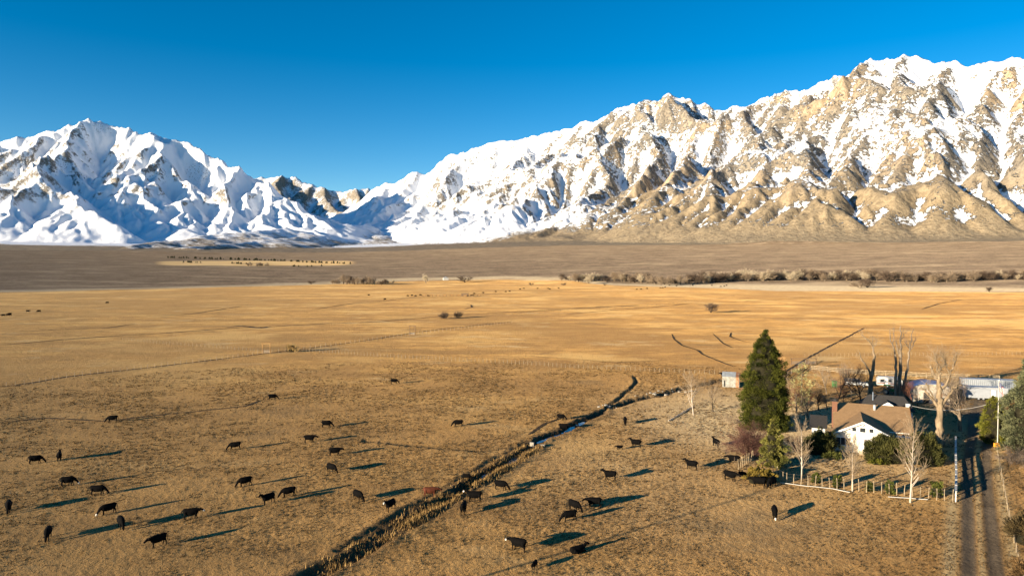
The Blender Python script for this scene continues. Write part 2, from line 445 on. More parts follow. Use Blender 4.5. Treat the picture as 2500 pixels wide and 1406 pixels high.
def terrain_z(x, y, fine=True):
    r = np.hypot(x, y)
    z = fan_z(x, y)
    nr = r < 1600
    out = z.copy()
    out[nr] = z[nr] + field_z(x[nr], y[nr], fine)
    md = (r >= 1500) & (r < 5600)
    out[md] += sstep(1500, 2200, r[md]) * (4.0 * fbm(x[md], y[md], 420, 4, .55, 2.9) * sstep(1500, 3500, r[md]) + 1.6 * (ridged(x[md], y[md], 260, 3, .5, 1.3) - .5))
    fb = r > 3600
    out[fb] += sstep(3600, 4800, r[fb]) * 16 * fbm(x[fb], y[fb], 1100, 3, .5, 6.3)
    fr = (y > GY0 + 120) & (r > 3800)
    if np.any(fr):
        xf, yf = x[fr], y[fr]
        he = samp(HE, xf, yf); mt = samp(MTN, xf, yf); cd = np.clip(samp(CRESTD, xf, yf), 0, 1e5)
        for x0, x1, y0, y1, rough, A in PATCH:
            ins = np.clip(np.minimum(np.minimum(xf - x0, x1 - xf), np.minimum(yf - y0, y1 - yf)) / 400, 0, 1)
            he = he * (1 - ins) + lin(A, xf, yf, x0, y0, FC) * ins
        wv = 40 * fbm(xf, yf, 200, 2, .5, 2.0)
        crag = (.35 + .9 * sstep(-.15, .35, fbm(xf, yf, 900, 3, .5, 21.0))) * (.28 + .72 * sstep(-.12, .08, np.arctan2(xf, yf)))
        det = mt * crag * (30 * (ridged(xf + wv, yf - wv, 170, 4, .62, 5.1) - .40) + 11 * (ridged(xf - wv, yf + wv, 62, 2, .6, 9.9) - .4)) * (.35 + .65 * sstep(0, 260, cd)) * (.12 + .88 * sstep(0, 420, np.minimum(samp(np.minimum(MAIND, 5000.), xf, yf), 5000))) * (.7 + .3 * sstep(150, 600, he - fan_z(xf, yf)))
        k = sstep(GY0 + 120, GY0 + 800, yf)
        out[fr] = out[fr] * (1 - k) + (he + det) * k
    return out

def PG(px, py):
    """where the sight line of a photograph pixel meets the valley floor or fan"""
    u, f, up = ray(px, py); h = math.hypot(u, f)
    rr = np.geomspace(45, 9000, 4000); zz = fan_z(rr * u / h, rr * f / h)
    k = np.nonzero(CAM_H + rr * up / h <= zz)[0]
    r_ = rr[k[0]] if len(k) else 6000.0
    return np.array([r_ * u / h, r_ * f / h])

def gz(x, y):
    return float(terrain_z(np.array([float(x)]), np.array([float(y)]))[0])

# polar grid around the valley: columns of azimuth, rows of distance
AZ = np.concatenate([np.radians(np.linspace(-56, -38.5, 30))[:-1], np.radians(np.linspace(-38.5, 38.5, 870)), np.radians(np.linspace(38.5, 56, 30))[1:]])
def rows(fun, n, lo, hi): # monotone spacing by density function
    s = np.geomspace(lo, hi, 6000); d = fun(s); c = np.concatenate([[0], np.cumsum((d[1:] + d[:-1]) / 2 * np.diff(s))]); return np.interp(np.linspace(0, c[-1], n), c, s)
R_near = rows(lambda s: 32 / s ** 2 * 1.6 + 0.12 / s + (s > 64) * .0004, 440, 40, 1250)
R_fan = np.geomspace(1250, 4300, 90)
R_mtn = rows(lambda s: 1 + 1.6 * sstep(4300, 5200, s) - 1.7 * sstep(9800, 12500, s), 350, 4300, 18500)
RR = np.concatenate([R_near, R_fan[1:], R_mtn[1:]])
n1, n2 = len(R_near), len(R_near) + len(R_fan) - 1
AA, RG = np.meshgrid(AZ, RR)
TX, TY = RG * np.sin(AA), RG * np.cos(AA)
TZ = terrain_z(TX.ravel(), TY.ravel()).reshape(TX.shape)
# settle the crest to the surveyed skyline: smooth correction of relief along each azimuth
mt_sel = RR > 4300
el = (TZ[mt_sel] - CAM_H) / RG[mt_sel]
sk_az = []; sk_el = []
for mid, s_, pts in RIDGES:
    if len(pts) > 9:
        for p in pts:
            w3 = PD(*p); sk_az.append(math.atan2(w3[0], w3[1])); sk_el.append((w3[2] - CAM_H) / p[2])
o_ = np.argsort(sk_az); sk_az = np.array(sk_az)[o_]; sk_el = np.array(sk_el)[o_]
want = np.interp(AZ, sk_az, sk_el); have = el.max(0)
ratio = np.clip(want / np.maximum(have, .02), .8, 1.25)
ker = np.hanning(31); ker /= ker.sum()
ratio = np.convolve(np.pad(ratio, 15, mode='edge'), ker, 'valid')
fz = fan_z(TX, TY)
relz = np.clip(TZ - fz, 0, None)
kk = sstep(150, 700, relz) * (RG > 4300)
TZ = fz + (TZ - fz) * (1 + (ratio[None, :] - 1) * kk)

NA = len(AZ)
def grid_faces(j0, j1):
    jj, ii = np.meshgrid(np.arange(j1 - j0), np.arange(NA - 1), indexing='ij')
    b = jj * NA + ii
    return np.stack([b, b + 1, b + NA + 1, b + NA], -1).reshape(-1, 4)
def block(j0, j1):
    V = np.stack([TX[j0:j1 + 1].ravel(), TY[j0:j1 + 1].ravel(), TZ[j0:j1 + 1].ravel()], 1)
    return V, grid_faces(j0, j1)

# ---- ground materials
def ground_attrs(me, V):
    x, y = V[:, 0].astype(float), V[:, 1].astype(float)
    r = np.hypot(x, y); az = np.arctan2(x, y)
    e = np.interp(az, _ea, _er)
    sage = sstep(-0.015, 0.03, (r - e) / e + 0.03 * fbm(x, y, 160, 4, .6, 3.0))
    fr_ = (r - e) / e + .05 * fbm(x, y, 120, 4, .6, 5.0)
    fringe = sstep(-.005, .02, fr_) * (1 - sstep(.05, .12, fr_)) * .75
    strip_ = sstep(.13, .26, az) * sstep(0.0, .04, fr_) * (1 - sstep(1080, 1220, r)) * .85
    fringe = np.maximum(fringe, strip_)
    soil = np.zeros_like(x); mud = np.zeros_like(x); near = r < 330
    if near.any():
        xn, yn = x[near], y[near]; s_ = np.zeros_like(xn)
        wob = 1.1 * fbm(xn, yn, 3, 4, .65, 3.3)
        for pts, hw, dep, dk in LINES:
            s_ = np.maximum(s_, dk * (1 - sstep(hw * .8, hw * 1.9, line_dist(xn, yn, pts) + wob * min(1, hw))))
        soil[near] = s_
        md_ = np.exp(-((np.minimum(line_dist(xn, yn, LINES[0][0]), line_dist(xn, yn, LINES[6][0])) + .9 * wob) / 2.3) ** 4) + .8 * np.exp(-((line_dist(xn, yn, LINES[1][0]) + .9 * wob) / 1.8) ** 4)
        mud[near] = np.clip(md_, 0, 1)
    brown = np.clip(sstep(235, 150, y + 45 * fbm(x, y, 120, 4, .6, 18.0)) * .85 + .2 * sstep(0, -70, x + 40 * fbm(x, y, 90, 3, .5, 19.0)) * sstep(400, 250, y), 0, 1)   # browns near and left pasture, painting vignette darkening into the ground colour
    # pale dry lawn round the farmhouse
    c = P(1760, 1010)
    pale = np.exp(-(((x - 52) / 26) ** 2 + ((y - 140) / 34) ** 2) ** 1.5)
    pale = np.maximum(pale, .22 * np.exp(-(((x - 24) / 24) ** 2 + ((y - 104) / 30) ** 2) ** 1.5))
    d = np.full(x.shape, 1e9)
    if near.any(): d[near] = line_dist(x[near], y[near], DRIVE)
    track = np.exp(-((d - 1.2) / .82) ** 6) + sstep(128, 150, y) * np.exp(-(d / 4.5) ** 4)
    yard = np.exp(-(((x - 103) / 16) ** 2 + ((y - 170) / 14) ** 2) ** 2)
    track = np.clip(np.maximum(track, yard * .8), 0, 1)
    verge = np.exp(-((d - 2.9) / .7) ** 2) + .8 * np.exp(-(d / .34) ** 4)
    # mown hay field on the fan, inside the windbreak
    a0 = PG(630, 642); q = ((az - math.atan2(a0[0], a0[1])) / .125) ** 4 + ((r - math.hypot(a0[0], a0[1])) / 260) ** 4
    hay = 1 - sstep(.7, 1.2, q + 0.25 * fbm(x, y, 300, 3, .5, 1.0))
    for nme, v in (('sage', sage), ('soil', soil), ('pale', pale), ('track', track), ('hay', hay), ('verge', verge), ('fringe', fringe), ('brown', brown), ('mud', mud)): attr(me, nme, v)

def ground_material():
    t = NT('dry_grass_ground'); v = t.coord()
    big = t.noise(v, .012, 5, .6); band = t.noise(t.coord((.012, .045, .03), (0, 0, .18)), 1.0, 6, .62)
    mid = t.noise(v, .16, 5, .65); fin = t.noise(v, 1.7, 4, .7); grit = t.noise(v, 7.0, 3, .7)
    huge = t.noise(v, .0045, 4, .6); mid2 = t.noise(t.coord((.05, .11, .08), (0, 0, .35)), 1.0, 5, .65)
    gold = t.mix(t.step(mid, .40, .60), (0.33, 0.161, 0.0381), (0.5, 0.27, 0.0714))
    gold = t.mix(t.math('MULTIPLY', t.step(mid2, .48, .60), .85), gold, (0.22, 0.103, 0.0272))
    gold = t.mix(t.math('MULTIPLY', t.step(band, .50, .58), .85), gold, (0.2, 0.0957, 0.0258))
    gold = t.mix(t.math('MULTIPLY', t.step(band, .46, .36), .7), gold, (0.62, 0.374, 0.122))
    gold = t.mix(t.math('MULTIPLY', t.step(big, .52, .62), .8), gold, (0.58, 0.365, 0.129))
    gold = t.mix(t.math('MULTIPLY', t.step(huge, .48, .58), .7), gold, (0.19, 0.0914, 0.0258))
    gold = t.mix(t.math('MULTIPLY', t.step(fin, .5, .75), .75), gold, (0.62, 0.409, 0.163))
    gold = t.mix(t.math('MULTIPLY', t.step(fin, .47, .25), .7), gold, (0.13, 0.0653, 0.0204))
    gold = t.mix(t.math('MULTIPLY', t.step(grit, .45, .25), .6), gold, (0.1, 0.0522, 0.019))
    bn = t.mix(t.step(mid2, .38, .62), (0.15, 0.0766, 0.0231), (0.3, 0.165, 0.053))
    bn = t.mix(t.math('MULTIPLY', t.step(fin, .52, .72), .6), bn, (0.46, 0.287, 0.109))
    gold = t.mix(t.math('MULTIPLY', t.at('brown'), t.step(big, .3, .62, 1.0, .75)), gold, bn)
    spot = t.noise(t.coord((.028, .05, .04), (0, 0, -.4)), 1.0, 6, .68)
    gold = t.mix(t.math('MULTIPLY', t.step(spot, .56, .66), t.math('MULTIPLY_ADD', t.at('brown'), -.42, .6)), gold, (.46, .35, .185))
    gold = t.mix(t.math('MULTIPLY', t.step(spot, .42, .33), .7), gold, (.105, .062, .027))
    pale = t.mix(t.step(fin, .35, .65), (.36, .27, .15), (.62, .52, .33))
    col = t.mix(t.math('MULTIPLY', t.at('pale'), .85), gold, pale)
    col = t.mix(t.at('verge'), col, t.mix(fin, (.22, .16, .08), (.42, .32, .17)))
    shrub = t.step(t.math('ADD', t.vor(v, .16), t.math('MULTIPLY_ADD', t.noise(v, .03, 4, .7), .8, -.4)), .25, .62)
    shrub2 = t.noise(v, .05, 5, .7); patch = t.noise(t.coord((.004, .012, .01), (0, 0, -.1)), 1, 5, .6)
    sg = t.mix(shrub, (.042, .032, .024), (.155, .115, .082))
    sg = t.mix(t.step(shrub2, .42, .62), sg, (.105, .078, .056))
    sg = t.mix(t.math('MULTIPLY', t.step(patch, .5, .68), .7), sg, (.27, .21, .14))
    gul = t.noise(t.coord((.0035, .016, .01), (0, 0, .5)), 1, 6, .7)
    sg = t.mix(t.math('MULTIPLY', t.step(gul, .56, .66), .6), sg, (.07, .055, .04))
    sg = t.mix(t.math('MULTIPLY', t.step(gul, .44, .36), .5), sg, (.22, .17, .115))
    scr = t.noise(v, .018, 6, .72)
    sg = t.mix(t.math('MULTIPLY', t.step(scr, .50, .60), .65), sg, (.05, .038, .028))
    sg = t.mix(t.math('MULTIPLY', t.step(scr, .44, .36), .55), sg, (.24, .185, .125))
    col = t.mix(t.at('sage'), col, sg)
    col = t.mix(t.at('fringe'), col, t.mix(t.step(mid, .35, .65), (.34, .27, .17), (.52, .43, .29)))
    col = t.mix(t.at('hay'), col, t.mix(t.step(patch, .4, .6), (.46, .30, .13), (.54, .38, .18)))
    col = t.mix(t.math('MULTIPLY', t.at('mud'), t.step(fin, .62, .38, .25, .95)), col, t.mix(grit, (.06, .04, .02), (.17, .11, .055)))
    trk = t.mix(t.step(mid, .3, .7), (.07, .052, .034), (.13, .098, .064))
    col = t.mix(t.at('track'), col, trk)
    soil = t.math('MULTIPLY', t.at('soil'), t.step(fin, .2, .5), clamp=True)
    col = t.mix(soil, col, t.mix(grit, (.022, .016, .010), (.07, .048, .026)))
    h = t.math('ADD', t.math('MULTIPLY', fin, .75), t.math('MULTIPLY', grit, .25))
    nb = t.bump(h, 1.0, .5)
    nb = t.bump(t.noise(v, .5, 4, .6), .6, .5, nb)
    t.b.inputs['Diffuse Roughness'].default_value = 1.0
    t.link(t.math('SUBTRACT', t.math('MULTIPLY_ADD', t.at('sage'), -.22, .27), t.math('MULTIPLY', t.math('MAXIMUM', t.at('track'), t.at('mud')), .27), clamp=True), t.b.inputs['Sheen Weight']); t.b.inputs['Sheen Roughness'].default_value = 0.7; t.b.inputs['Sheen Tint'].default_value = (1.0, .64, .26, 1)
    return t.done(col, 1.0, nb)
M_GROUND = ground_material()
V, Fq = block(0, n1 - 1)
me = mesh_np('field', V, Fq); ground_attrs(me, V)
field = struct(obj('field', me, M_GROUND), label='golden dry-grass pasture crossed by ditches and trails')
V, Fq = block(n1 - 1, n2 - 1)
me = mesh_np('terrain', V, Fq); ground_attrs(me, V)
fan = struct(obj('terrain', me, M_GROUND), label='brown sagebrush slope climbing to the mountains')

# ---- mountains
V, Fq = block(n2 - 1, len(RR) - 1)
xs, ys, zs = V[:, 0], V[:, 1], V[:, 2]
rel = zs - fan_z(xs, ys)
mass = np.round(samp(MASSIF.astype(float), xs, ys)).astype(int)
lap = np.zeros_like(HE)
def blur(A, n):
    for ax in (0, 1):
        c = np.cumsum(np.pad(A, [(n + 1, n) if a == ax else (0, 0) for a in (0, 1)], mode='edge'), axis=ax)
        A = (np.take(c, range(2 * n + 1, c.shape[ax]), ax) - np.take(c, range(0, c.shape[ax] - 2 * n - 1), ax)) / (2 * n + 1)
    return A
conv = blur(blur(HE, 2), 2) - HE                     # >0 in gullies, <0 on ribs
gyy, gxx = np.gradient(blur(HE, 1), GC)
slope = np.hypot(gxx, gyy)
j0 = n2 - 1
Zb = TZ[j0:]; dzr = np.gradient(Zb, RR[j0:], axis=0); dza = np.gradient(Zb, AZ, axis=1) / RG[j0:]
slf = np.hypot(dzr, dza).ravel()                     # steepness of the finished surface
cvf = (blur(blur(Zb, 4), 4) - Zb).ravel()
cv = samp(conv, xs, ys); sl = samp(slope, xs, ys)
azv = np.arctan2(xs, ys)
right = sstep(-.06, .20, azv)                        # escarpment side keeps less snow low down
high = rel + 300 * fbm(xs, ys, 900, 4, .6, 1.9)
low = sstep(-60 + 240 * sstep(.05, .3, azv), 820, high)
cliffs = right * sstep(.0, .35, fbm(xs, ys, 1500, 4, .6, 31.9) + .35 * np.exp(-((rel - 1350) / 420) ** 2) - .12)
cover = (1 - right) * 1.10 + right * (0.15 + .78 * low) - cliffs * .42
cover += np.clip(cv * .004, -.10, .15) + np.clip(cvf * .009, -.18, .22) + right * (1 - low) * np.clip(cvf * .03, -.1, .55) - np.clip(slf - .85, -.2, .9) * (.62 - .10 * right) + .14 * fbm(xs, ys, 420, 4, .6, 2.4)
foot = sstep(20, 130, rel + 40 * fbm(xs, ys, 500, 3, .5, 6.2))
cover = np.where(mass == 3, .36 + .0022 * rel + .3 * fbm(xs, ys, 260, 4, .6, 8.1), cover)
cover = np.where(mass == 3, cover, cover * foot - (1 - foot) * (.55 * right + .55))
cover += (mass != 3) * (1 - foot) * (1 - right * .6) * 1.5 * sstep(5000, 6600, np.hypot(xs, ys) + 500 * fbm(xs, ys, 500, 4, .6, 3.9))
foot = np.where(mass == 3, 0, foot)
cover -= .66 * (mass == 1)  # far peaks barer: rockier, and darkened in colour to stand in for shade
cover += sstep(1700, 2300, rel) * .25 + .6 * np.exp(-(samp(np.minimum(MAIND, 5000.), xs, ys) / 230) ** 2)
dome = sstep(.05, .35, fbm(xs, ys, 800, 3, .5, 11.3) + .25 * right - .12) * right
rugged = np.clip(.5 + .5 * sstep(-.2, .0, azv) + .3 * fbm(xs, ys, 700, 3, .5, 41.0), .15, 1) * sstep(0, 160, samp(np.minimum(MAIND, 5000.), xs, ys)) * (1 - .7 * sstep(.16, -.02, azv) * sstep(520, 250, rel))
woods = sstep(-.02, .32, fbm(xs, ys, 1100, 4, .55, 15.1)) * sstep(500, 900, rel) * (1 - sstep(1900, 2300, rel))

def mountain_material():
    t = NT('snow_and_granite'); v = t.coord()
    n1_ = t.noise(v, .008, 6, .65); n2_ = t.noise(v, .035, 5, .7)
    stri = t.noise(t.coord((.03, .03, .006)), 1.0, 5, .65)
    n3_ = t.noise(v, .012, 6, .75)
    cov = t.math('ADD', t.at('cover'), t.math('ADD', t.math('MULTIPLY', t.at('rugged'), t.math('ADD', t.math('MULTIPLY_ADD', n3_, 1.6, -.8), t.math('MULTIPLY_ADD', n2_, 3.4, -1.7))), t.math('MULTIPLY_ADD', n3_, .8, -.4)))
    snow = t.step(cov, .22, .66)
    grey = t.mix(t.step(stri, .35, .65), (.17, .15, .125), (.33, .285, .225))
    gold = t.mix(t.step(stri, .35, .65), (.27, .205, .135), (.45, .36, .255))
    rock = t.mix(t.at('dome'), grey, gold)
    rock = t.mix(t.step(t.at('foot'), .0, 1.0), t.mix(t.step(n2_, .4, .6), (.18, .135, .09), (.30, .23, .145)), rock)
    scrub = t.mix(t.step(n2_, .35, .62), (.22, .17, .108), (.37, .29, .185))
    rock = t.mix(t.at('scrub'), rock, scrub)
    col = t.mix(snow, rock, (.86, .88, .92))
    dots = t.step(t.vor(v, .045), .34, .22)
    wd = t.math('MULTIPLY', t.math('MULTIPLY', dots, .7), t.step(t.math('ADD', t.at('woods'), t.math('MULTIPLY_ADD', n1_, 1.0, -.5)), .30, .55))
    col = t.mix(wd, col, (.035, .04, .032))
    rk = t.math('MULTIPLY_ADD', snow, -.75, 1.0)
    b = t.bump(t.math('MULTIPLY', t.math('ADD', n1_, t.math('MULTIPLY', stri, .6)), rk), .6, 18.0)
    b = t.bump(t.math('MULTIPLY', n2_, rk), .9, 13.0, b)
    return t.done(col, t.mix(snow, (.95,) * 3, (.75,) * 3), b)
M_MTN = mountain_material()
fm = np.maximum.reduce([mass[Fq[:, k]] for k in range(4)])
mid_face = np.where(fm < 0, 4, fm)
az_f = azv[Fq[:, 0]]
mid_face = np.where(mid_face == 4, np.where(az_f < -.22, 0, 2), mid_face)
for k, nme, lab in ((0, 'mountain_left', 'snow-covered massif with a rounded summit'), (1, 'mountain_far', 'jagged snowy peaks far up the shaded canyon'),
                    (2, 'mountain_right', 'long snowy escarpment with tan granite cliffs'), (3, 'hills', 'low shaded moraine hills dusted with snow')):
    sel = Fq[mid_face == k]
    if len(sel) == 0: continue
    u_, inv = np.unique(sel, return_inverse=True)
    me = mesh_np(nme, V[u_], inv.reshape(-1, 4))
    scrub = right * (1 - sstep(150, 560, rel + 250 * fbm(xs, ys, 600, 3, .5, 4.4)))
    for an, av in (('cover', cover), ('dome', dome), ('foot', foot), ('woods', woods), ('rugged', rugged), ('scrub', scrub * (mass != 3))): attr(me, an, av[u_])
    struct(obj(nme, me, M_MTN), label=lab)
# ------------------------------------------------------------------ shape builders
class MB:
    """collects simple solids into one mesh"""
    def __init__(s): s.V = []; s.F = []; s.n = 0
    def add(s, V, F):
        V = np.asarray(V, float).reshape(-1, 3); s.V.append(V); s.F += [tuple(int(i) + s.n for i in f) for f in F]; s.n += len(V); return s
    def box(s, c, d, rz=0.0, taper=1.0):
        x, y, z = d[0] / 2, d[1] / 2, d[2] / 2
        q = np.array([(-x, -y, -z), (x, -y, -z), (x, y, -z), (-x, y, -z), (-x * taper, -y * taper, z), (x * taper, -y * taper, z), (x * taper, y * taper, z), (-x * taper, y * taper, z)])
        if rz:
            cc, ss = math.cos(rz), math.sin(rz); q = np.stack([q[:, 0] * cc - q[:, 1] * ss, q[:, 0] * ss + q[:, 1] * cc, q[:, 2]], 1)
        return s.add(q + np.array(c), [(0, 3, 2, 1), (4, 5, 6, 7), (0, 1, 5, 4), (1, 2, 6, 5), (2, 3, 7, 6), (3, 0, 4, 7)])
    def beam(s, a, b, w, h):
        a, b = np.array(a, float), np.array(b, float); d = b - a; L = np.linalg.norm(d); d /= L
        up = np.array([0, 0, 1.0]) if abs(d[2]) < .95 else np.array([0, 1.0, 0])
        r = np.cross(d, up); r /= np.linalg.norm(r); u = np.cross(r, d)
        q = [p + r * sx * w / 2 + u * sz * h / 2 for p in (a, b) for sx, sz in ((-1, -1), (1, -1), (1, 1), (-1, 1))]
        return s.add(q, [(0, 3, 2, 1), (4, 5, 6, 7), (0, 1, 5, 4), (1, 2, 6, 5), (2, 3, 7, 6), (3, 0, 4, 7)])
    def tube(s, pts, rad, n=8, cap=True):
        pts = np.asarray(pts, float); m = len(pts)
        rad = np.full(m, rad) if np.isscalar(rad) else np.asarray(rad, float)
        t = np.gradient(pts, axis=0); V = []
        ref = np.array([0, 0, 1.0])
        if abs(t[0] @ ref) > .9 * np.linalg.norm(t[0]): ref = np.array([0, 1.0, 0])
        for k in range(m):
            d = t[k] / np.linalg.norm(t[k]); a = np.cross(d, ref); a /= np.linalg.norm(a) + 1e-9; b = np.cross(d, a)
            for i in range(n):
                an = 2 * math.pi * i / n; V.append(pts[k] + rad[k] * (math.cos(an) * a + math.sin(an) * b))
        F = [(k * n + i, k * n + (i + 1) % n, (k + 1) * n + (i + 1) % n, (k + 1) * n + i) for k in range(m - 1) for i in range(n)]
        if cap: F += [tuple(range(n))[::-1], tuple((m - 1) * n + i for i in range(n))]
        return s.add(V, F)
    def cyl(s, c, r, h, n=12, axis='z'):
        c = np.array(c, float); d = {'x': (1, 0, 0), 'y': (0, 1, 0), 'z': (0, 0, 1)}[axis]; d = np.array(d, float) * h / 2
        return s.tube([c - d, c + d], r, n)
    def prism(s, prof, y0, y1, flip=False):
        """extrude an (x, z) outline along y"""
        n = len(prof); V = [(x, y0, z) for x, z in prof] + [(x, y1, z) for x, z in prof]
        F = [tuple(range(n)), tuple(n + i for i in range(n))[::-1]] + [(i, n + i, n + (i + 1) % n, (i + 1) % n) for i in range(n)]
        return s.add(V, F)
    def slab(s, q, th):
        """four-cornered plate with thickness below it"""
        q = np.array(q, float); nrm = np.cross(q[1] - q[0], q[3] - q[0]); nrm /= np.linalg.norm(nrm)
        return s.add(np.vstack([q, q - nrm * th]), [(0, 1, 2, 3), (7, 6, 5, 4), (0, 4, 5, 1), (1, 5, 6, 2), (2, 6, 7, 3), (3, 7, 4, 0)])
    def mesh(s, name, smooth=False):
        me = bpy.data.meshes.new(name); me.from_pydata(np.vstack(s.V).tolist(), [], s.F); me.update()
        if smooth: me.polygons.foreach_set('use_smooth', np.ones(len(me.polygons), bool))
        return me
    def build(s, name, mat, parent=None, smooth=False, loc=None, rz=None):
        return obj(name, s.mesh(name, smooth), mat, parent, loc, rz)

def segs_mesh(name, S, n=3, smooth=True):
    """many tapered sticks (x0 y0 z0 x1 y1 z1 r0 r1) in one mesh"""
    S = np.asarray(S, float); a, b = S[:, :3], S[:, 3:6]
    d = b - a; d /= np.linalg.norm(d, axis=1, keepdims=True) + 1e-9
    ref = np.where(np.abs(d[:, 2:3]) > .9, np.array([[1.0, 0, 0]]), np.array([[0, 0, 1.0]]))
    u = np.cross(d, ref); u /= np.linalg.norm(u, axis=1, keepdims=True) + 1e-9; w = np.cross(d, u)
    an = np.arange(n) * 2 * np.pi / n; c, s_ = np.cos(an)[None, :, None], np.sin(an)[None, :, None]
    ring = u[:, None] * c + w[:, None] * s_
    V = np.stack([a[:, None] + ring * S[:, 6, None, None], b[:, None] + ring * S[:, 7, None, None]], 1).reshape(-1, 3)
    base = (np.arange(len(S)) * 2 * n)[:, None]; i = np.arange(n)[None]; j = (np.arange(n)[None] + 1) % n
    Fq = np.stack([base + i, base + j, base + n + j, base + n + i], -1).reshape(-1, 4)
    return mesh_np(name, V, Fq, smooth)

def unit(v): return v / (np.linalg.norm(v) + 1e-9)

def grow(rg, start, d, length, rad, level, maxlev, S, opt):
    """one limb and its children as sticks; S[0] thick wood, S[1] twigs"""
    nseg = 4 if level < maxlev else 3
    p = np.array(start, float); d = unit(np.array(d, float)); pts = [p]; step = length / nseg
    for k in range(nseg):
        d = unit(d + rg.normal(0, opt['wig'] if level else opt.get('wig0', opt['wig']), 3) + np.array([0, 0, opt['up'] * (1 if level else .3)]))
        p = p + d * step; pts.append(p)
    tip = opt.get('tip', .35)
    for k in range(nseg):
        r0 = rad * (1 - (1 - tip) * k / nseg); r1 = rad * (1 - (1 - tip) * (k + 1) / nseg)
        S[0 if r0 > opt['thick'] else 1].append((*pts[k], *pts[k + 1], r0, r1))
    if level >= maxlev: return
    nk = opt['kids'][min(level, len(opt['kids']) - 1)]
    for q in range(nk):
        t = opt['from'][min(level, len(opt['from']) - 1)]
        f = t + (1 - t) * (q + rg.random()) / nk; k = min(nseg - 1, int(f * nseg)); g = f * nseg - k
        sp = pts[k] * (1 - g) + pts[k + 1] * g; dd = unit(pts[k + 1] - pts[k])
        side = unit(np.cross(dd, rg.normal(0, 1, 3))); an = math.radians(rg.uniform(*opt['ang']))
        nd = dd * math.cos(an) + side * math.sin(an)
        grow(rg, sp, nd, length * rg.uniform(*opt['len']) * (1.15 - .5 * f if level == 0 else 1), max(rad * opt['rr'] * (1.1 - .5 * f), opt['rmin']), level + 1, maxlev, S, opt)

OPT = dict(wig=.10, up=.06, thick=.035, kids=(10, 6, 5), ang=(25, 55), len=(.42, .62), rr=.45, rmin=.012)
OPT['from'] = (.22, .2, .15)

def bare_tree(name, label, loc, height, rad, bark, twig, seed=1, maxlev=3, group=None, lean=(0, 0), stems=None, cat='tree', **kw):
    opt = dict(OPT); opt.update(kw); rg = np.random.default_rng(seed); S = ([], [])
    t = thing(name, label, cat, loc, 0, group)
    if stems is None: grow(rg, (0, 0, -.15), (lean[0], lean[1], 1), height * opt.get('trunkf', .8), rad, 0, maxlev, S, opt)
    else:
        for st in stems: grow(rg, st[0], st[1], st[2], st[3], 0, maxlev, S, opt)
    if S[0]: obj('trunk', segs_mesh('trunk', S[0], 7), bark, t)
    if S[1]: obj('crown', segs_mesh('crown', S[1], 3), twig, t)
    return t

def sprays(rg, C, rad, per, size, outward, up=.3, jit=.8, elong=2.2, squash=1.0):
    """leaf-sized triangles spread through clumps: centres C (n,3), radius, growth direction"""
    n = len(C) * per; ctr = np.repeat(C, per, 0); rr = np.repeat(np.broadcast_to(rad, (len(C),)), per)
    q = rg.normal(0, 1, (n, 3)); q /= np.linalg.norm(q, axis=1, keepdims=True)
    pos = ctr + q * (rr * rg.random(n) ** .4)[:, None] * np.array([1, 1, squash])
    d = np.repeat(outward, per, 0) + q * jit + rg.normal(0, .35, (n, 3)) + np.array([0, 0, up])
    d /= np.linalg.norm(d, axis=1, keepdims=True) + 1e-9
    s = np.cross(d, rg.normal(0, 1, (n, 3))); s /= np.linalg.norm(s, axis=1, keepdims=True) + 1e-9
    sz = size * rg.uniform(.6, 1.4, n)[:, None]
    V = np.stack([pos - s * sz * .5, pos + s * sz * .5, pos + d * sz * elong], 1).reshape(-1, 3)
    T = np.arange(n * 3).reshape(-1, 3)
    return V, T, np.repeat(np.repeat(rg.random(len(C)), per) * .6 + rg.random(n) * .4, 3)

def foliage_mesh(name, parts):
    Vs, Ts, Rs, k = [], [], [], 0
    for V, T, R in parts: Vs.append(V); Ts.append(T + k); Rs.append(R); k += len(V)
    me = mesh_np(name, np.vstack(Vs), None, False, np.vstack(Ts)); attr(me, 'rnd', np.concatenate(Rs)); return me

def leaf_mat(name, dark, light):
    t = NT(name); c = t.mix(t.step(t.at('rnd'), .1, .9), dark, light)
    t.b.inputs['Specular IOR Level'].default_value = .1
    return t.done(c, .85)

def bark_mat(name, dark, light, scale=2.0):
    t = NT(name); v = t.coord((1, 1, .25)); n = t.noise(v, scale, 5, .65)
    return t.done(t.mix(t.step(n, .35, .65), dark, light), .95, t.bump(n, .6, .05))

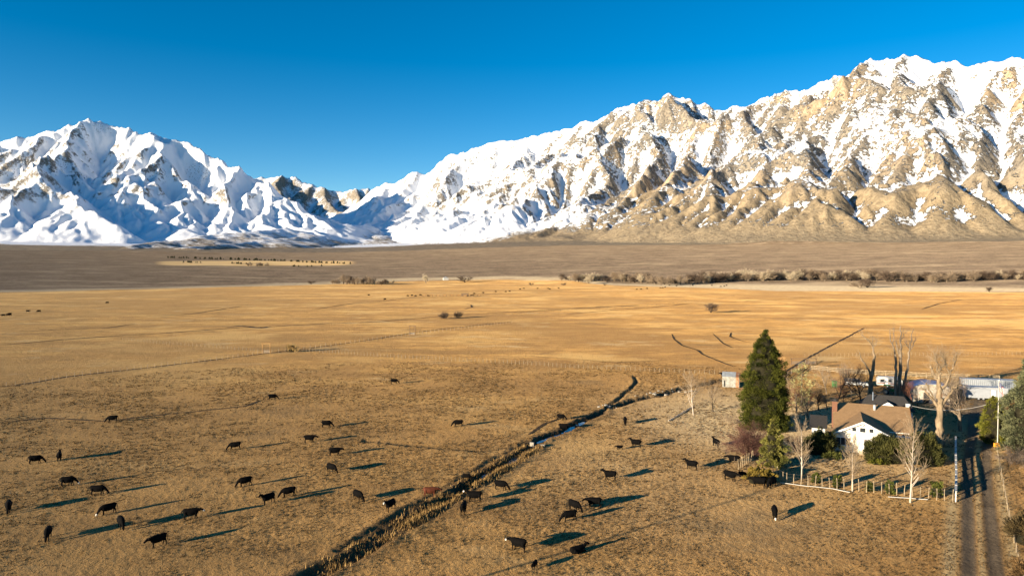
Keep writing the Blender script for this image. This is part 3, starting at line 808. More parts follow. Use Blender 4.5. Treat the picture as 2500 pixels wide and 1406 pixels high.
def conifer(name, label, loc, height, prof, nclump, crad, per, size, leaf, bark, seed=1, up=.3, droop=0.0, core=.72, trunk_r=.3, lump=.18, squash=.8, cat='tree', elong=2.2, group=None):
    """prof: list of (t, radius) from base to top"""
    rg = np.random.default_rng(seed); t = thing(name, label, cat, loc, rg.uniform(0, 6), group)
    ts, rs = [p[0] for p in prof], [p[1] for p in prof]
    w = np.interp(np.linspace(0, 1, 400), ts, rs); c = np.cumsum(w + .12 * max(rs)); c /= c[-1]
    u = np.interp(rg.random(nclump), c, np.linspace(0, 1, 400)); an = rg.uniform(0, 2 * np.pi, nclump)
    R = np.interp(u, ts, rs) * (1 - lump + 2 * lump * perlin(u * 7 + seed, an * 1.9)) * np.where(rg.random(nclump) < .75, rg.uniform(.82, 1.04, nclump), rg.uniform(.4, .8, nclump))
    C = np.stack([R * np.cos(an), R * np.sin(an), u * height - droop * R], 1)
    out = np.stack([np.cos(an), np.sin(an), np.full(nclump, .25)], 1)
    cr = crad * (0.55 + .45 * np.interp(u, ts, rs) / max(rs)) * rg.uniform(.7, 1.25, nclump)
    crown = obj('crown', foliage_mesh('crown', [sprays(rg, C, cr, per, size, out, up, .8, elong, squash)]), leaf, t)
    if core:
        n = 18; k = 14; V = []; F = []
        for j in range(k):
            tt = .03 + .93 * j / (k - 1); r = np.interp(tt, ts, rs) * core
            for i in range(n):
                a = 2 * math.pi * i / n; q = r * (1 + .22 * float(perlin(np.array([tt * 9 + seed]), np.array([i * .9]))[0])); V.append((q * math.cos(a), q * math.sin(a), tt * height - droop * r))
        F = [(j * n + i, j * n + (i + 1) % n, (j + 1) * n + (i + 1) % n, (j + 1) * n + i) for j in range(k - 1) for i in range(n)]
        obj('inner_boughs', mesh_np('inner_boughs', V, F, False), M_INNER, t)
    tb = MB().tube([(0, 0, -.2), (0.05, 0, height * .4), (0, 0, height * .9)], [trunk_r, trunk_r * .7, trunk_r * .15], 8)
    tb.build('trunk', bark, t, True)
    return t

def bush(name, label, loc, rx, ry, h, nclump, crad, per, size, leaf, seed=1, core=.7, up=.35, cat='shrub', group=None, rz=0, flat=.6, elong=2.2):
    rg = np.random.default_rng(seed); t = thing(name, label, cat, loc, rz, group)
    an = rg.uniform(0, 2 * np.pi, nclump); u = rg.random(nclump) ** .8; ph = u * math.pi / 2
    k = (1 + .42 * perlin(an * 1.6 + seed, u * 4)) * np.where(rg.random(nclump) < .7, rg.uniform(.8, 1.03, nclump), rg.uniform(.35, .8, nclump))
    ex = np.cos(ph) ** flat
    C = np.stack([rx * ex * np.cos(an) * k, ry * ex * np.sin(an) * k, h * np.sin(ph) * k * .95 + .05], 1)
    out = np.stack([np.cos(an) * ex, np.sin(an) * ex, np.sin(ph)], 1)
    obj('foliage', foliage_mesh('foliage', [sprays(rg, C, crad, per, size, out, up, .7, elong, .9)]), leaf, t)
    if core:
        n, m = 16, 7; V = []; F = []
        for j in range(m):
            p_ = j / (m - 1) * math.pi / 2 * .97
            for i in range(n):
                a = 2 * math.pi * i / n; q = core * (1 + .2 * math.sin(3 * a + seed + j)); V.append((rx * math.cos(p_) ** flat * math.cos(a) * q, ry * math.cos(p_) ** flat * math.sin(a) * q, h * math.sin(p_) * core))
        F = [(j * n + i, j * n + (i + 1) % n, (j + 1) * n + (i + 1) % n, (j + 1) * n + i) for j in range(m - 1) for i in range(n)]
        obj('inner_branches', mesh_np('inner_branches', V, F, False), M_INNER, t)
    return t

def at(px, py):
    """ground point (x, y, z) under a photograph pixel"""
    q = PG(px, py); return np.array([q[0], q[1], gz(q[0], q[1])])

def tall(px_base, py_base, py_top):
    """height of something standing at a ground pixel whose top is at py_top"""
    q = PG(px_base, py_base); r = math.hypot(*q); u, f, up = ray(px_base, py_top)
    return CAM_H + up / math.hypot(u, f) * r - gz(*q)

# shared materials
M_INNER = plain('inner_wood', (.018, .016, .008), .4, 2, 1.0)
M_BARK = bark_mat('grey_bark', (.11, .085, .06), (.25, .195, .14))
M_PALE = bark_mat('pale_bark', (.13, .098, .062), (.30, .225, .145))
M_DARKBARK = bark_mat('dark_bark', (.028, .021, .016), (.075, .056, .042))
M_TWIG = plain('twig_brown', (.22, .165, .12), .2)
M_TWIGRED = plain('twig_red', (.20, .085, .05), .25)
M_TWIGMAR = plain('twig_maroon', (.115, .055, .042), .25)
M_TWIGTAN = plain('twig_tan', (.33, .25, .165), .2)
M_BIRCH = plain('birch_bark', (.44, .38, .31), .25, 6)
M_WHITE = plain('white_paint', (.54, .52, .47), .07, 2, .7)
M_TRIM = plain('trim_paint', (.74, .73, .70), .05, 2, .6)
M_WOOD = bark_mat('weathered_wood', (.22, .165, .11), (.44, .345, .235), 4)
M_POST = bark_mat('fence_post_wood', (.20, .155, .10), (.44, .345, .22), 5)
M_DPOST = bark_mat('dark_post_wood', (.10, .065, .04), (.22, .15, .09), 5)
M_WIRE = plain('wire_steel', (.22, .20, .18), .2, 5, .6, .3)
M_GLASS = NT('window_glass').done((.03, .035, .04), .12)
M_RUBBER = plain('rubber', (.02, .02, .02), .2)
M_STEEL = plain('galvanised_steel', (.46, .48, .50), .15, 2, .5, .5)
M_BLACK = plain('black_metal', (.03, .03, .03), .2)
M_CEM = plain('concrete', (.26, .24, .20), .15, 3)
# ------------------------------------------------------------------ farmhouse and yard
def roof_mat():
    t = NT('shingle_roof'); v = t.coord(); n = t.noise(v, 1.2, 5, .6); f = t.noise(v, 9, 3, .7)
    w = t.n('ShaderNodeTexBrick'); t.link(t.coord((1, 1, 1)), w.inputs['Vector'])
    w.inputs['Scale'].default_value = 4.0; w.inputs['Mortar Size'].default_value = .03
    w.inputs['Color1'].default_value = (.32, .20, .098, 1); w.inputs['Color2'].default_value = (.25, .152, .075, 1); w.inputs['Mortar'].default_value = (.10, .06, .03, 1)
    c = t.mix(t.step(n, .3, .7), (.27, .168, .085), (.36, .228, .118)); c = t.mix(.45, c, w.outputs['Color'])
    c = t.mix(t.math('MULTIPLY', t.step(f, .55, .75), .4), c, (.14, .085, .045))
    return t.done(c, .95, t.bump(f, .3, .04))
M_ROOF = roof_mat()
M_DROOF = plain('dark_shingles', (.045, .042, .04), .3, 6, .9)
M_SIDING = None
def siding():
    t = NT('white_siding'); v = t.coord(); w = t.n('ShaderNodeTexWave', wave_type='BANDS', bands_direction='Z', wave_profile='SAW')
    t.link(v, w.inputs['Vector']); w.inputs['Scale'].default_value = 1.3
    n = t.noise(v, 1.5, 5, .6)
    return t.done(t.mix(t.step(n, .3, .75), (.80, .75, .66), (.64, .57, .47)), .7, t.bump(w.outputs['Fac'], .35, .03))
M_SIDING = siding()
def brick():
    t = NT('chimney_brick'); w = t.n('ShaderNodeTexBrick'); t.link(t.coord((1, 1, 1), (math.pi / 2, 0, 0)), w.inputs['Vector'])
    w.inputs['Scale'].default_value = 5; w.inputs['Color1'].default_value = (.17, .066, .036, 1); w.inputs['Color2'].default_value = (.11, .045, .028, 1); w.inputs['Mortar'].default_value = (.24, .17, .12, 1)
    return t.done(w.outputs['Color'], .9)
M_BRICK = brick()
HR = math.radians(-24)
HO = np.array([65.4, 126.3]); HZ = gz(*HO)
def HL(x, y, z=0.0):
    c, s = math.cos(HR), math.sin(HR); return (HO[0] + x * c - y * s, HO[1] + x * s + y * c, z)
house = thing('farmhouse', 'white farmhouse with brown shingle roof, front gable and brick chimney', 'house', (HO[0], HO[1], HZ), HR)
m = MB(); m.box((0, -1.5, 1.6), (11.0, 12.6, 3.6)); m.prism([(-5.5, 3.4), (5.5, 3.4), (5.5, 3.5), (-5.5, 3.5)], -7, 4)
m.build('wall', M_SIDING, house)
gab = MB(); gy0, gy1 = -10.7, -7.6
gab.add([(-6.3, gy0, -.3), (2.9, gy0, -.3), (2.9, gy0, 2.95), (-1.7, gy0, 5.2), (-6.3, gy0, 2.95), (-6.3, gy1, -.3), (2.9, gy1, -.3), (2.9, gy1, 2.95), (-1.7, gy1, 5.2), (-6.3, gy1, 2.95)],
        [(0, 1, 2, 3, 4), (9, 8, 7, 6, 5), (1, 6, 7, 2), (5, 0, 4, 9), (2, 7, 8, 3), (4, 3, 8, 9)])
gable = gab.build('gable_wall', M_SIDING, house)
# side gable ends of the main block
for sx in (-5.46, 5.46):
    MB().add([(sx, -7.8, 3.3), (sx, 4.8, 3.3), (sx, 0, 6.2), (sx + (.1 if sx < 0 else -.1), -7.8, 3.3), (sx + (.1 if sx < 0 else -.1), 4.8, 3.3), (sx + (.1 if sx < 0 else -.1), 0, 6.2)],
             [(0, 1, 2), (5, 4, 3), (0, 3, 4, 1), (1, 4, 5, 2), (2, 5, 3, 0)]).build('gable_end', M_SIDING, house)
rf = MB()
rf.slab([(-6.2, -8.5, 3.02), (6.2, -8.5, 3.02), (6.2, 0, 6.5), (-6.2, 0, 6.5)], .16)
rf.slab([(-6.2, 0, 6.5), (6.2, 0, 6.5), (6.2, 5.5, 3.3), (-6.2, 5.5, 3.3)], .16)
roof = rf.build('roof', M_ROOF, house)
gr = MB()
gr.slab([(-6.9, -11.35, 2.92), (-1.7, -11.35, 5.52), (-1.7, -2.2, 5.52), (-6.9, -8.3, 2.92)], .15)
gr.slab([(-1.7, -11.35, 5.52), (3.5, -11.35, 2.92), (3.5, -8.3, 2.92), (-1.7, -2.2, 5.52)], .15)
groof = gr.build('gable_roof', M_ROOF, house)
for sx in (-1, 1):
    e = MB(); e.beam((-1.7 + sx * 5.22, -11.40, 2.74), (-1.7 + sx * .02, -11.40, 5.36), .08, .30); e.build('rake_board', M_TRIM, groof)
    MB().beam((-1.7 + sx * 5.15, -11.35, 2.80), (-1.7 + sx * 5.15, -8.3, 2.80), .10, .2).build('fascia', M_TRIM, groof)
for bx in (-5.2, -1.7, 1.8):
    zt = 5.3 - abs(bx + 1.7) * .5 - .25
    k = MB(); k.beam((bx, -10.7, zt - .05), (bx, -11.3, zt - .05), .1, .12); k.beam((bx, -10.72, zt - .6), (bx, -11.2, zt - .1), .08, .08); k.build('roof_bracket', M_TRIM, house)
MB().beam((3.5, -8.54, 2.93), (6.2, -8.54, 2.93), .08, .22).build('eave_board', M_TRIM, roof)
MB().beam((6.24, -8.5, 2.92), (6.24, 0, 6.40), .07, .26).beam((6.24, 0, 6.40), (6.24, 5.5, 3.2), .07, .26).build('rake_board', plain('brown_trim', (.16, .075, .04), .2), roof)
def window(x, z, w, h, y=gy0, parent=house, panes=1, name='window'):
    f = MB()
    for sx in (-1, 1): f.box((x + sx * (w / 2 + .05), y - .03, z), (.10, .10, h + .2))
    for sz in (-1, 1): f.box((x, y - .03, z + sz * (h / 2 + .05)), (w, .10, .10))
    for i in range(1, panes): f.box((x - w / 2 + w * i / panes, y - .025, z), (.06, .07, h))
    wf = f.build(name, M_TRIM, parent); MB().box((x, y - .012, z), (w, .03, h)).build('pane', M_GLASS, wf)
    MB().box((x, y - .07, z - h / 2 - .12), (w + .3, .16, .06)).build('sill', M_TRIM, wf)
    return wf
window(-1.7, 3.95, .85, .75); window(-3.0, 3.95, .62, .62); window(-.4, 3.95, .62, .62)
window(-4.7, 1.75, 2.2, 1.25, panes=3); window(1.7, 1.75, 1.3, 1.2, panes=2)
dr = MB().box((-1.0, gy0 - .03, 1.35), (.95, .08, 2.1)).build('door', plain('door_paint', (.12, .11, .10), .2), house)
MB().box((-.62, gy0 - .10, 1.3), (.07, .07, .07)).build('handle', M_STEEL, dr)
MB().box((-1.0, gy0 - .01, 1.4), (1.2, .06, 2.35)).build('door_frame', M_TRIM, dr)
MB().box((-1.7, gy0 - .05, .02), (9.3, .14, .5)).build('foundation', M_WHITE, house)
st = MB()
for i in range(4): st.box((-1.0, gy0 - .45 - .32 * i, .20 - .1 * i), (2.5, .42, .40 - .1 * i))
st.build('front_steps', plain('step_boards', (.40, .33, .24), .2), house)
ch = MB().box((-5.95, -2.6, 3.5), (.85, .9, 7.2)).build('chimney', M_BRICK, house)
MB().box((-5.95, -2.6, 7.18), (.98, 1.03, .14)).box((-5.95, -2.6, 7.35), (.5, .5, .3)).build('chimney_cap', M_BLACK, ch)
vp = MB().cyl((.6, -1.6, 6.2), .24, 1.2, 14).build('roof_vent', M_STEEL, roof, True); MB().cyl((.6, -1.6, 6.9), .32, .18, 14).build('vent_cap', M_BLACK, vp)
MB().box((5.9, 0, 6.8), (.55, .4, .6)).box((6.2, -.3, 6.95), (.25, .12, .35)).build('service_mast_box', M_STEEL, house)
# lean-to with a wreath
ann = thing('outbuilding', 'small pale shed with dark roof and round wreath beside the chimney', 'shed', HL(-8.6, -2.8, HZ), HR)
MB().box((0, 0, 1.2), (2.2, 3.4, 2.8)).build('wall', plain('shed_siding', (.62, .62, .62), .08, 3), ann)
MB().slab([(-1.5, -2.2, 2.45), (1.5, -2.2, 2.45), (1.5, 2.2, 3.9), (-1.5, 2.2, 3.9)], .14).build('roof', M_DROOF, ann)
wr = MB(); wr.tube([(.15 + .36 * math.cos(a), -1.78, 1.65 + .36 * math.sin(a)) for a in np.linspace(0, 2 * math.pi, 17)], .10, 6, False); wr.build('wreath', plain('wreath_dark', (.03, .045, .03), .3), ann)
MB().box((-.55, -1.73, 1.5), (.4, .06, .6)).build('pane', M_GLASS, ann)
# building behind
q = P(2165, 963, 5.0); RB = (q[0] + 1, q[1] + 2)
rb = thing('garage', 'garage with a dark shingle roof and small white gable behind the farmhouse', 'garage', (RB[0], RB[1], gz(*RB) - .5), HR)
MB().box((0, 0, 1.3), (9, 6.5, 3.0)).build('wall', M_SIDING, rb)
m = MB(); m.slab([(-5, -3.9, 2.6), (5, -3.9, 2.6), (3.2, 0, 5.0), (-3.2, 0, 5.0)], .14); m.slab([(3.2, 0, 5.0), (-3.2, 0, 5.0), (-5, 3.9, 2.6), (5, 3.9, 2.6)][::-1], .14)
m.add([(5, -3.9, 2.58), (5, 3.9, 2.58), (3.2, 0, 4.98)], [(0, 1, 2)]); m.add([(-5, -3.9, 2.58), (-5, 3.9, 2.58), (-3.2, 0, 4.98)], [(0, 2, 1)])
r2 = m.build('roof', M_DROOF, rb)
m = MB(); m.slab([(-2.0, -4.4, 3.0), (0, -4.4, 4.3), (0, -1.2, 4.3), (-2.0, -3.2, 3.0)], .1); m.slab([(0, -4.4, 4.3), (2.0, -4.4, 3.0), (2.0, -3.2, 3.0), (0, -1.2, 4.3)], .1); m.build('gable_roof', M_DROOF, rb)
MB().add([(-1.8, -4.2, 2.5), (1.8, -4.2, 2.5), (1.8, -4.2, 3.0), (0, -4.2, 4.18), (-1.8, -4.2, 3.0)], [(0, 1, 2, 3, 4)]).beam((-2.0, -4.42, 2.9), (0, -4.42, 4.2), .06, .2).beam((2.0, -4.42, 2.9), (0, -4.42, 4.2), .06, .2).build('gable', M_TRIM, rb)
MB().cyl((-2.6, -1.5, 4.8), .11, 1.9, 8).build('stovepipe', plain('blue_steel', (.16, .20, .26), .2, 3, .5), rb)

# ---- fences
def path_pts(pts, spacing, n=None):
    pts = np.array(pts, float); d = np.concatenate([[0], np.cumsum(np.hypot(*np.diff(pts, axis=0).T))])
    n = n or max(2, int(round(d[-1] / spacing)) + 1); s = np.linspace(0, d[-1], n)
    return np.stack([np.interp(s, d, pts[:, 0]), np.interp(s, d, pts[:, 1])], 1)

def post_mesh(h, r, n=6, seed=0):
    rg = np.random.default_rng(seed); b = MB()
    b.tube([(0, 0, -.4), (rg.normal(0, .02), rg.normal(0, .02), h * .5), (rg.normal(0, .03), rg.normal(0, .03), h)], [r * 1.1, r, r * .85], n); return b.mesh('post', False)

def fence(name, label, pts, spacing, h, r, mat, wires=(), wire_mat=None, rails=(), rail_mat=None, rail_h=.16, n=None, jitter=.04, group=None, box=False, seed=1, cap=0):
    pp = path_pts(pts, spacing, n); rg = np.random.default_rng(seed)
    base = np.array([pp[0][0], pp[0][1], gz(*pp[0])])
    t = thing(name, label, 'fence', base, 0, group)
    kinds = [MB().box((0, 0, h / 2 - .2), (r * 2, r * 2, h + .4)).mesh('post')] if box else [post_mesh(h * k, r, 6, i) for i, k in enumerate((1, .93, 1.06, .98))]
    for k_ in kinds: k_.materials.append(mat)
    tops = []
    for i, (x, y) in enumerate(pp):
        z = gz(x, y); tops.append((x - base[0], y - base[1], z - base[2]))
        o = obj('post', kinds[int(rg.integers(len(kinds)))], None, t, tops[-1], rg.uniform(0, 6) if not box else math.atan2(*(pp[min(i + 1, len(pp) - 1)] - pp[max(i - 1, 0)])[::-1]))
        if jitter and not box: o.rotation_euler.x = rg.normal(0, jitter); o.rotation_euler.y = rg.normal(0, jitter)
    T = np.array(tops)
    for wz in wires:
        MB().tube(T + np.array([0, 0, wz]), .009, 3, False).build('wire', wire_mat or M_WIRE, t)
    for i in range(len(T) - 1):
        d = T[i + 1] - T[i]; L = float(np.linalg.norm(d))
        for rz_ in rails:
            s0 = unit(np.array([-d[1], d[0], 0])) * (r + .02) * -1
            MB().beam(T[i] + s0 + (0, 0, rz_ + rg.normal(0, .015)), T[i + 1] + s0 + (0, 0, rz_ + rg.normal(0, .015)), .045, rail_h).build('rail', rail_mat or mat, t)
        if cap: MB().beam(T[i] + d * .06 + (0, 0, h + .03), T[i + 1] - d * .06 + (0, 0, h + .03), cap, .05).build('cap_board', rail_mat or mat, t)
    return t

def G(*pp): return [PG(*p) for p in pp]
fence('post_fence', 'front yard fence of thin pale poles before the farmhouse lawn', G((1888, 1163), (1918, 1181), (2000, 1191), (2082, 1199), (2200, 1211), (2326, 1226)), 0, 1.65, .055, M_POST, (.5, 1.0, 1.45), n=27)
fence('post_fence', 'short row of close-set pale poles left of the clipped shrub', G((1803, 1146), (1838, 1124)), 0, 1.75, .05, M_POST, (.6, 1.2), n=8)
fence('wire_fence', 'wire fence with steel stakes from the corner post to the red shrub', G((1633, 1027), (1680, 1050), (1723, 1072), (1760, 1100), (1803, 1146)), 0, 1.25, .03, M_DPOST, (.4, .8, 1.15), n=15)
fence('wire_fence', 'wire fence along the paddock edge from corner post towards the tin shed', G((1633, 1027), (1690, 990), (1745, 955)), 0, 1.3, .04, M_POST, (.4, .8, 1.2), n=7)
fence('wire_fence', 'wire fence inside the paddock left of the big conifer', G((1640, 1012), (1700, 985), (1790, 968), (1812, 965)), 0, 1.2, .03, M_DPOST, (.5, 1.1), n=9)
fence('board_fence', 'white board fence along the driveway', G((2333, 1226), (2334, 1180), (2333, 1130), (2333, 1082)), 0, 1.35, .07, M_WHITE, rails=(.45, .85, 1.25), rail_mat=M_WHITE, rail_h=.2, n=13, box=True, cap=.30)
fence('board_fence', 'long pale three-rail board fence behind the parked vehicles', G((1978, 904), (2060, 912), (2160, 918), (2260, 923), (2440, 930)), 0, 1.45, .08, M_POST, rails=(.45, .9, 1.35), rail_mat=M_POST, rail_h=.17, n=20, box=True)
fence('corral_fence', 'grey rail corral fence leading from the tall timber gate up the lane', G((1905, 934), (1930, 915), (1955, 898), (1975, 886)), 0, 1.5, .07, M_WOOD, rails=(.4, .8, 1.2), rail_mat=M_WOOD, rail_h=.14, n=9, box=True)
fence('post_fence', 'line of dark fence posts beside the lane beyond the corral gate', G((1990, 878), (2010, 862), (2060, 834), (2115, 804)), 0, 1.4, .07, M_DPOST, (.5, 1.1), n=16)
fence('wire_fence', 'far wire fence with small pale posts behind the board fence', G((1965, 872), (2200, 868), (2520, 866)), 0, 1.15, .045, M_POST, (.5, 1.1), n=58)
fence('post_fence', 'row of short white-topped posts right of the driveway', G((2432, 1092), (2442, 1150), (2455, 1220), (2470, 1300), (2492, 1400), (2505, 1460)), 0, 1.1, .045, M_POST, (.5, 1.0), n=22)
fence('pasture_fence', 'pasture fence along the dark ditch from the left edge to the near timber gate', G((-30, 950), (70, 938), (150, 924), (300, 907), (450, 890), (560, 877), (640, 866)), 0, 1.35, .055, M_WOOD, (.5, 1.1), n=42)
fence('pasture_fence', 'pasture fence running from the near timber gate to the far timber gate and beyond', G((664, 863), (760, 852), (900, 832), (1000, 818), (1110, 806), (1250, 789)), 0, 1.4, .07, M_WOOD, (.5, 1.1), n=58)
fence('pasture_fence', 'pale pasture fence slanting to the near timber gate from the left', G((300, 830), (420, 842), (520, 849), (640, 861)), 0, 1.3, .055, M_POST, (.5, 1.1), n=40)
fence('pasture_fence', 'long pale post fence from the near timber gate to the tin shed', G((700, 857), (800, 862), (960, 874), (1100, 881), (1240, 889), (1400, 900), (1640, 911), (1770, 916)), 0, 1.35, .06, M_POST, (.5, 1.1), n=110)
fence('pasture_fence', 'distant fence running to the lone bare tree across the golden pasture', G((1250, 768), (1400, 758), (1560, 750), (1680, 738), (1790, 722)), 0, 1.3, .08, M_DPOST, (), n=48)
fence('pasture_fence', 'distant fence at the upper edge of the golden pasture', G((1290, 716), (1500, 712), (1700, 708), (1900, 717), (2120, 722)), 0, 1.3, .08, M_WOOD, (), n=46)
tag(MB().tube([(*p, gz(*p) + .14) for p in path_pts(G((1905, 1181), (1960, 1189), (2040, 1197), (2075, 1206)), 1.2)], .045, 6).build('irrigation_pipe', M_WHITE), 'white irrigation pipe lying along the front yard fence', 'pipe')
tag(MB().tube([(*p, gz(*p) + .14) for p in path_pts(G((2168, 1216), (2215, 1219), (2265, 1223)), 1.2)], .05, 6).build('irrigation_pipe', M_WHITE), 'short straight white pipe lying by the yard corner near the driveway', 'pipe')
tag(MB().tube([(*p, gz(*p) + .12) for p in path_pts(G((1632, 1028), (1668, 1007), (1690, 994)), 1.2)], .08, 6).build('irrigation_pipe', M_WHITE), 'pale pipe on the ground at the paddock corner post', 'pipe')
def timber_gate(px, py, py_top, wpx, label, mat, dbl=False):
    c = at(px, py); h = tall(px, py, py_top); a = PG(px - wpx / 2, py); b = PG(px + wpx / 2, py); w = float(np.hypot(*(b - a)))
    t = thing('timber_gate', label, 'gate', c, math.atan2(b[1] - a[1], b[0] - a[0]), 'tall timber gate frames')
    for s in (-1, 1):
        MB().tube([(s * w / 2, 0, -.3), (s * w / 2, 0, h)], .14, 8).build('post', mat, t)
        if dbl: MB().tube([(s * w / 2 + .9, .1, -.3), (s * w / 2 + .9, .1, h)], .12, 8).build('post', mat, t)
    MB().beam((-w / 2 - .5, 0, h + .1), (w / 2 + (1.3 if dbl else .5), 0, h + .1), .22, .22).build('crossbeam', mat, t)
    for z in (.35, .7, 1.05): MB().beam((-w / 2, .02, z), (w / 2, .02, z), .04, .06).build('gate_bar', M_STEEL, t)
    return t
M_TIMB = bark_mat('gate_timber', (.22, .12, .045), (.42, .25, .10), 3)
timber_gate(651, 864, 839, 18, 'tall timber gate frame where the pasture fences meet', M_TIMB)
timber_gate(1007, 818, 796, 13, 'far tall timber gate frame along the pasture fence', M_DPOST)
timber_gate(1898, 914, 873, 17, 'tall orange timber gate frame right behind the big conifer', M_TIMB, True)
timber_gate(1962, 892, 876, 60, 'low dark timber gate in the corral lane', M_DPOST)
tag(bush('grass_clump', 'tall golden grass clump beside the near timber gate', at(712, 860), 2.6, 1.6, 2.2, 60, .5, 10, .12, leaf_mat('straw_clump', (.30, .20, .08), (.50, .35, .15)), 5, core=.5, up=.9, elong=7), 'tall golden grass clump beside the near timber gate', 'grass')

# ---- tin shed
c = at(1788, 944); sh = thing('tin_shed', 'corrugated tin shed with rusty roof panel in the paddock corner', 'shed', c, math.radians(-20))
def tin(name, a, b):
    t = NT(name); v = t.coord(); w = t.n('ShaderNodeTexWave', wave_type='BANDS', bands_direction='X'); t.link(v, w.inputs['Vector']); w.inputs['Scale'].default_value = 2.2
    n = t.noise(v, 1.3, 5, .65); return t.done(t.mix(t.step(n, .4, .62), a, b), .5, t.bump(w.outputs['Fac'], .8, .05), .35)
M_TIN = tin('corrugated_tin', (.36, .38, .38), (.50, .53, .54)); M_RUST = tin('rusty_tin', (.30, .12, .05), (.40, .28, .18)); M_TINW = tin('tin_wall', (.28, .27, .24), (.40, .41, .38))
for i in range(5):
    MB().box((-2.0 + .82 * i, -1.6, 1.4), (.80, .06, 2.9)).build('wall_sheet', M_RUST if i == 4 else M_TINW, sh)
MB().box((-2.42, 0, 1.4), (.06, 3.2, 2.8)).box((1.72, 0, 1.4), (.06, 3.2, 2.8)).box((-.35, 1.6, 1.5), (4.1, .06, 3.0)).build('wall', M_TINW, sh)
for i in range(5):
    MB().slab([(-2.55 + .86 * i, -2.0, 2.75), (-1.71 + .86 * i, -2.0, 2.75), (-1.71 + .86 * i, .1, 3.75), (-2.55 + .86 * i, .1, 3.75)], .04).build('roof_sheet', M_RUST if i == 4 else M_TIN, sh)
    MB().slab([(-2.55 + .86 * i, .1, 3.75), (-1.71 + .86 * i, .1, 3.75), (-1.71 + .86 * i, 2.0, 2.8), (-2.55 + .86 * i, 2.0, 2.8)], .04).build('roof_sheet', M_TIN, sh)
MB().box((-1.9, -1.66, .9), (.35, .05, 1.6)).build('door', M_BLACK, sh)

# ---- trees of the yard
M_SEQ = leaf_mat('sequoia_leaves', (.014, .022, .004), (.095, .098, .016))
conifer('giant_conifer', 'tall dense cone-shaped evergreen left of the farmhouse', at(1866, 1046), tall(1866, 1046, 808), [(0, 4.0), (.08, 4.7), (.32, 4.6), (.55, 4.0), (.75, 2.9), (.9, 1.5), (1, .12)], 860, .72, 100, .11, M_SEQ, M_DARKBARK, 3, core=.68, trunk_r=.5, lump=.15)
M_PINE = leaf_mat('pine_needles', (.05, .055, .012), (.22, .20, .05))
conifer('pine_tree', 'young yellow-green pine behind the clipped dome shrub', at(1886, 1142), tall(1886, 1142, 1022), [(0, 1.5), (.15, 2.5), (.45, 2.1), (.75, 1.2), (1, .15)], 200, .45, 60, .11, M_PINE, M_BARK, 5, core=.45, trunk_r=.14, lump=.35)
M_SPAR = leaf_mat('sparse_needles', (.16, .15, .06), (.36, .32, .15))
conifer('pine_tree', 'thin sparse pale pine right of the big conifer', at(1957, 990), tall(1957, 990, 885), [(0, .6), (.2, 3.2), (.5, 3.8), (.8, 2.4), (1, .3)], 110, .55, 16, .16, M_SPAR, M_BARK, 7, core=0, trunk_r=.16, lump=.4)
M_DEO = leaf_mat('grey_green_needles', (.035, .042, .022), (.16, .165, .085))
conifer('cedar_tree', 'big grey-green cedar at the right edge beside the flagpole', at(2520, 1105), tall(2520, 1105, 850), [(0, 4.2), (.12, 5.4), (.35, 5.0), (.6, 3.9), (.85, 1.9), (1, .2)], 620, .75, 66, .14, M_DEO, M_BARK, 9, core=.5, trunk_r=.45, droop=.12, lump=.3, up=.1)
M_YEL = leaf_mat('olive_leaves', (.06, .07, .008), (.19, .18, .03))
conifer('arborvitae', 'rounded yellow-green evergreen left of the flagpole', at(2424, 1082), tall(2424, 1082, 968), [(0, 1.5), (.2, 2.2), (.55, 2.1), (.85, 1.2), (1, .2)], 230, .5, 80, .10, M_YEL, M_DARKBARK, 11, core=.75, trunk_r=.2, lump=.18)
M_JUN = leaf_mat('juniper_leaves', (.022, .026, .008), (.105, .10, .03))
c = at(2170, 1128); bush('juniper_bush', 'large dark juniper right of the farmhouse front steps', c, 3.8, 2.4, 3.7, 260, .5, 80, .11, M_JUN, 3, .72, .6, elong=3.0)
c = at(2005, 1108); bush('juniper_bush', 'dark juniper at the left corner of the farmhouse front', c, 2.8, 2.0, 3.2, 190, .5, 70, .11, M_JUN, 4, .72, .5, elong=2.8)
c = at(2258, 1132); bush('juniper_bush', 'big dark evergreen bush in the shade right of the farmhouse', c, 2.6, 2.4, 4.4, 200, .5, 70, .11, M_JUN, 6, .75, .5)
c = at(2030, 1120); bush('low_shrub', 'low green shrub at the foot of the left juniper', c, 1.6, .8, .8, 50, .28, 40, .11, leaf_mat('low_green', (.03, .04, .01), (.12, .12, .03)), 7)
c = at(2145, 1134); bush('low_shrub', 'low green shrub right of the front steps', c, 1.5, .7, .7, 50, .26, 40, .11, M_YEL, 8)
c = at(1857, 1176); bush('clipped_shrub', 'clipped olive-brown dome shrub at the fence corner', c, 2.05, 1.5, 1.75, 260, .2, 60, .09, leaf_mat('olive_brown', (.12, .085, .015), (.30, .215, .05)), 9, .86, .6, flat=.35)
M_TOPI = leaf_mat('topiary_green', (.025, .035, .008), (.13, .14, .03))
for i, (px, py, sc, lab) in enumerate(((1992, 1180, .75, 'small clipped green shrub inside the fence near the left birch'), (2044, 1190, .9, 'small clipped green shrub between the left and middle birches'), (2124, 1200, .7, 'smallest clipped green shrub right of the middle birch'),
                                      (2173, 1206, .85, 'small clipped green shrub left of the tallest birch'), (2287, 1214, 1.2, 'biggest clipped upright green shrub near the driveway corner'))):
    bush('clipped_shrub', lab, at(px, py), .55 * sc, .55 * sc, 1.55 * sc, 70, .2, 46, .09, M_TOPI, 20 + i, .82, .5, group='clipped shrubs inside the yard fence', flat=.3)
B = dict(kids=(30, 8, 4), ang=(22, 40), len=(.26, .42), rr=.34, wig=.06, wig0=.012, up=.10, thick=.03, rmin=.015)
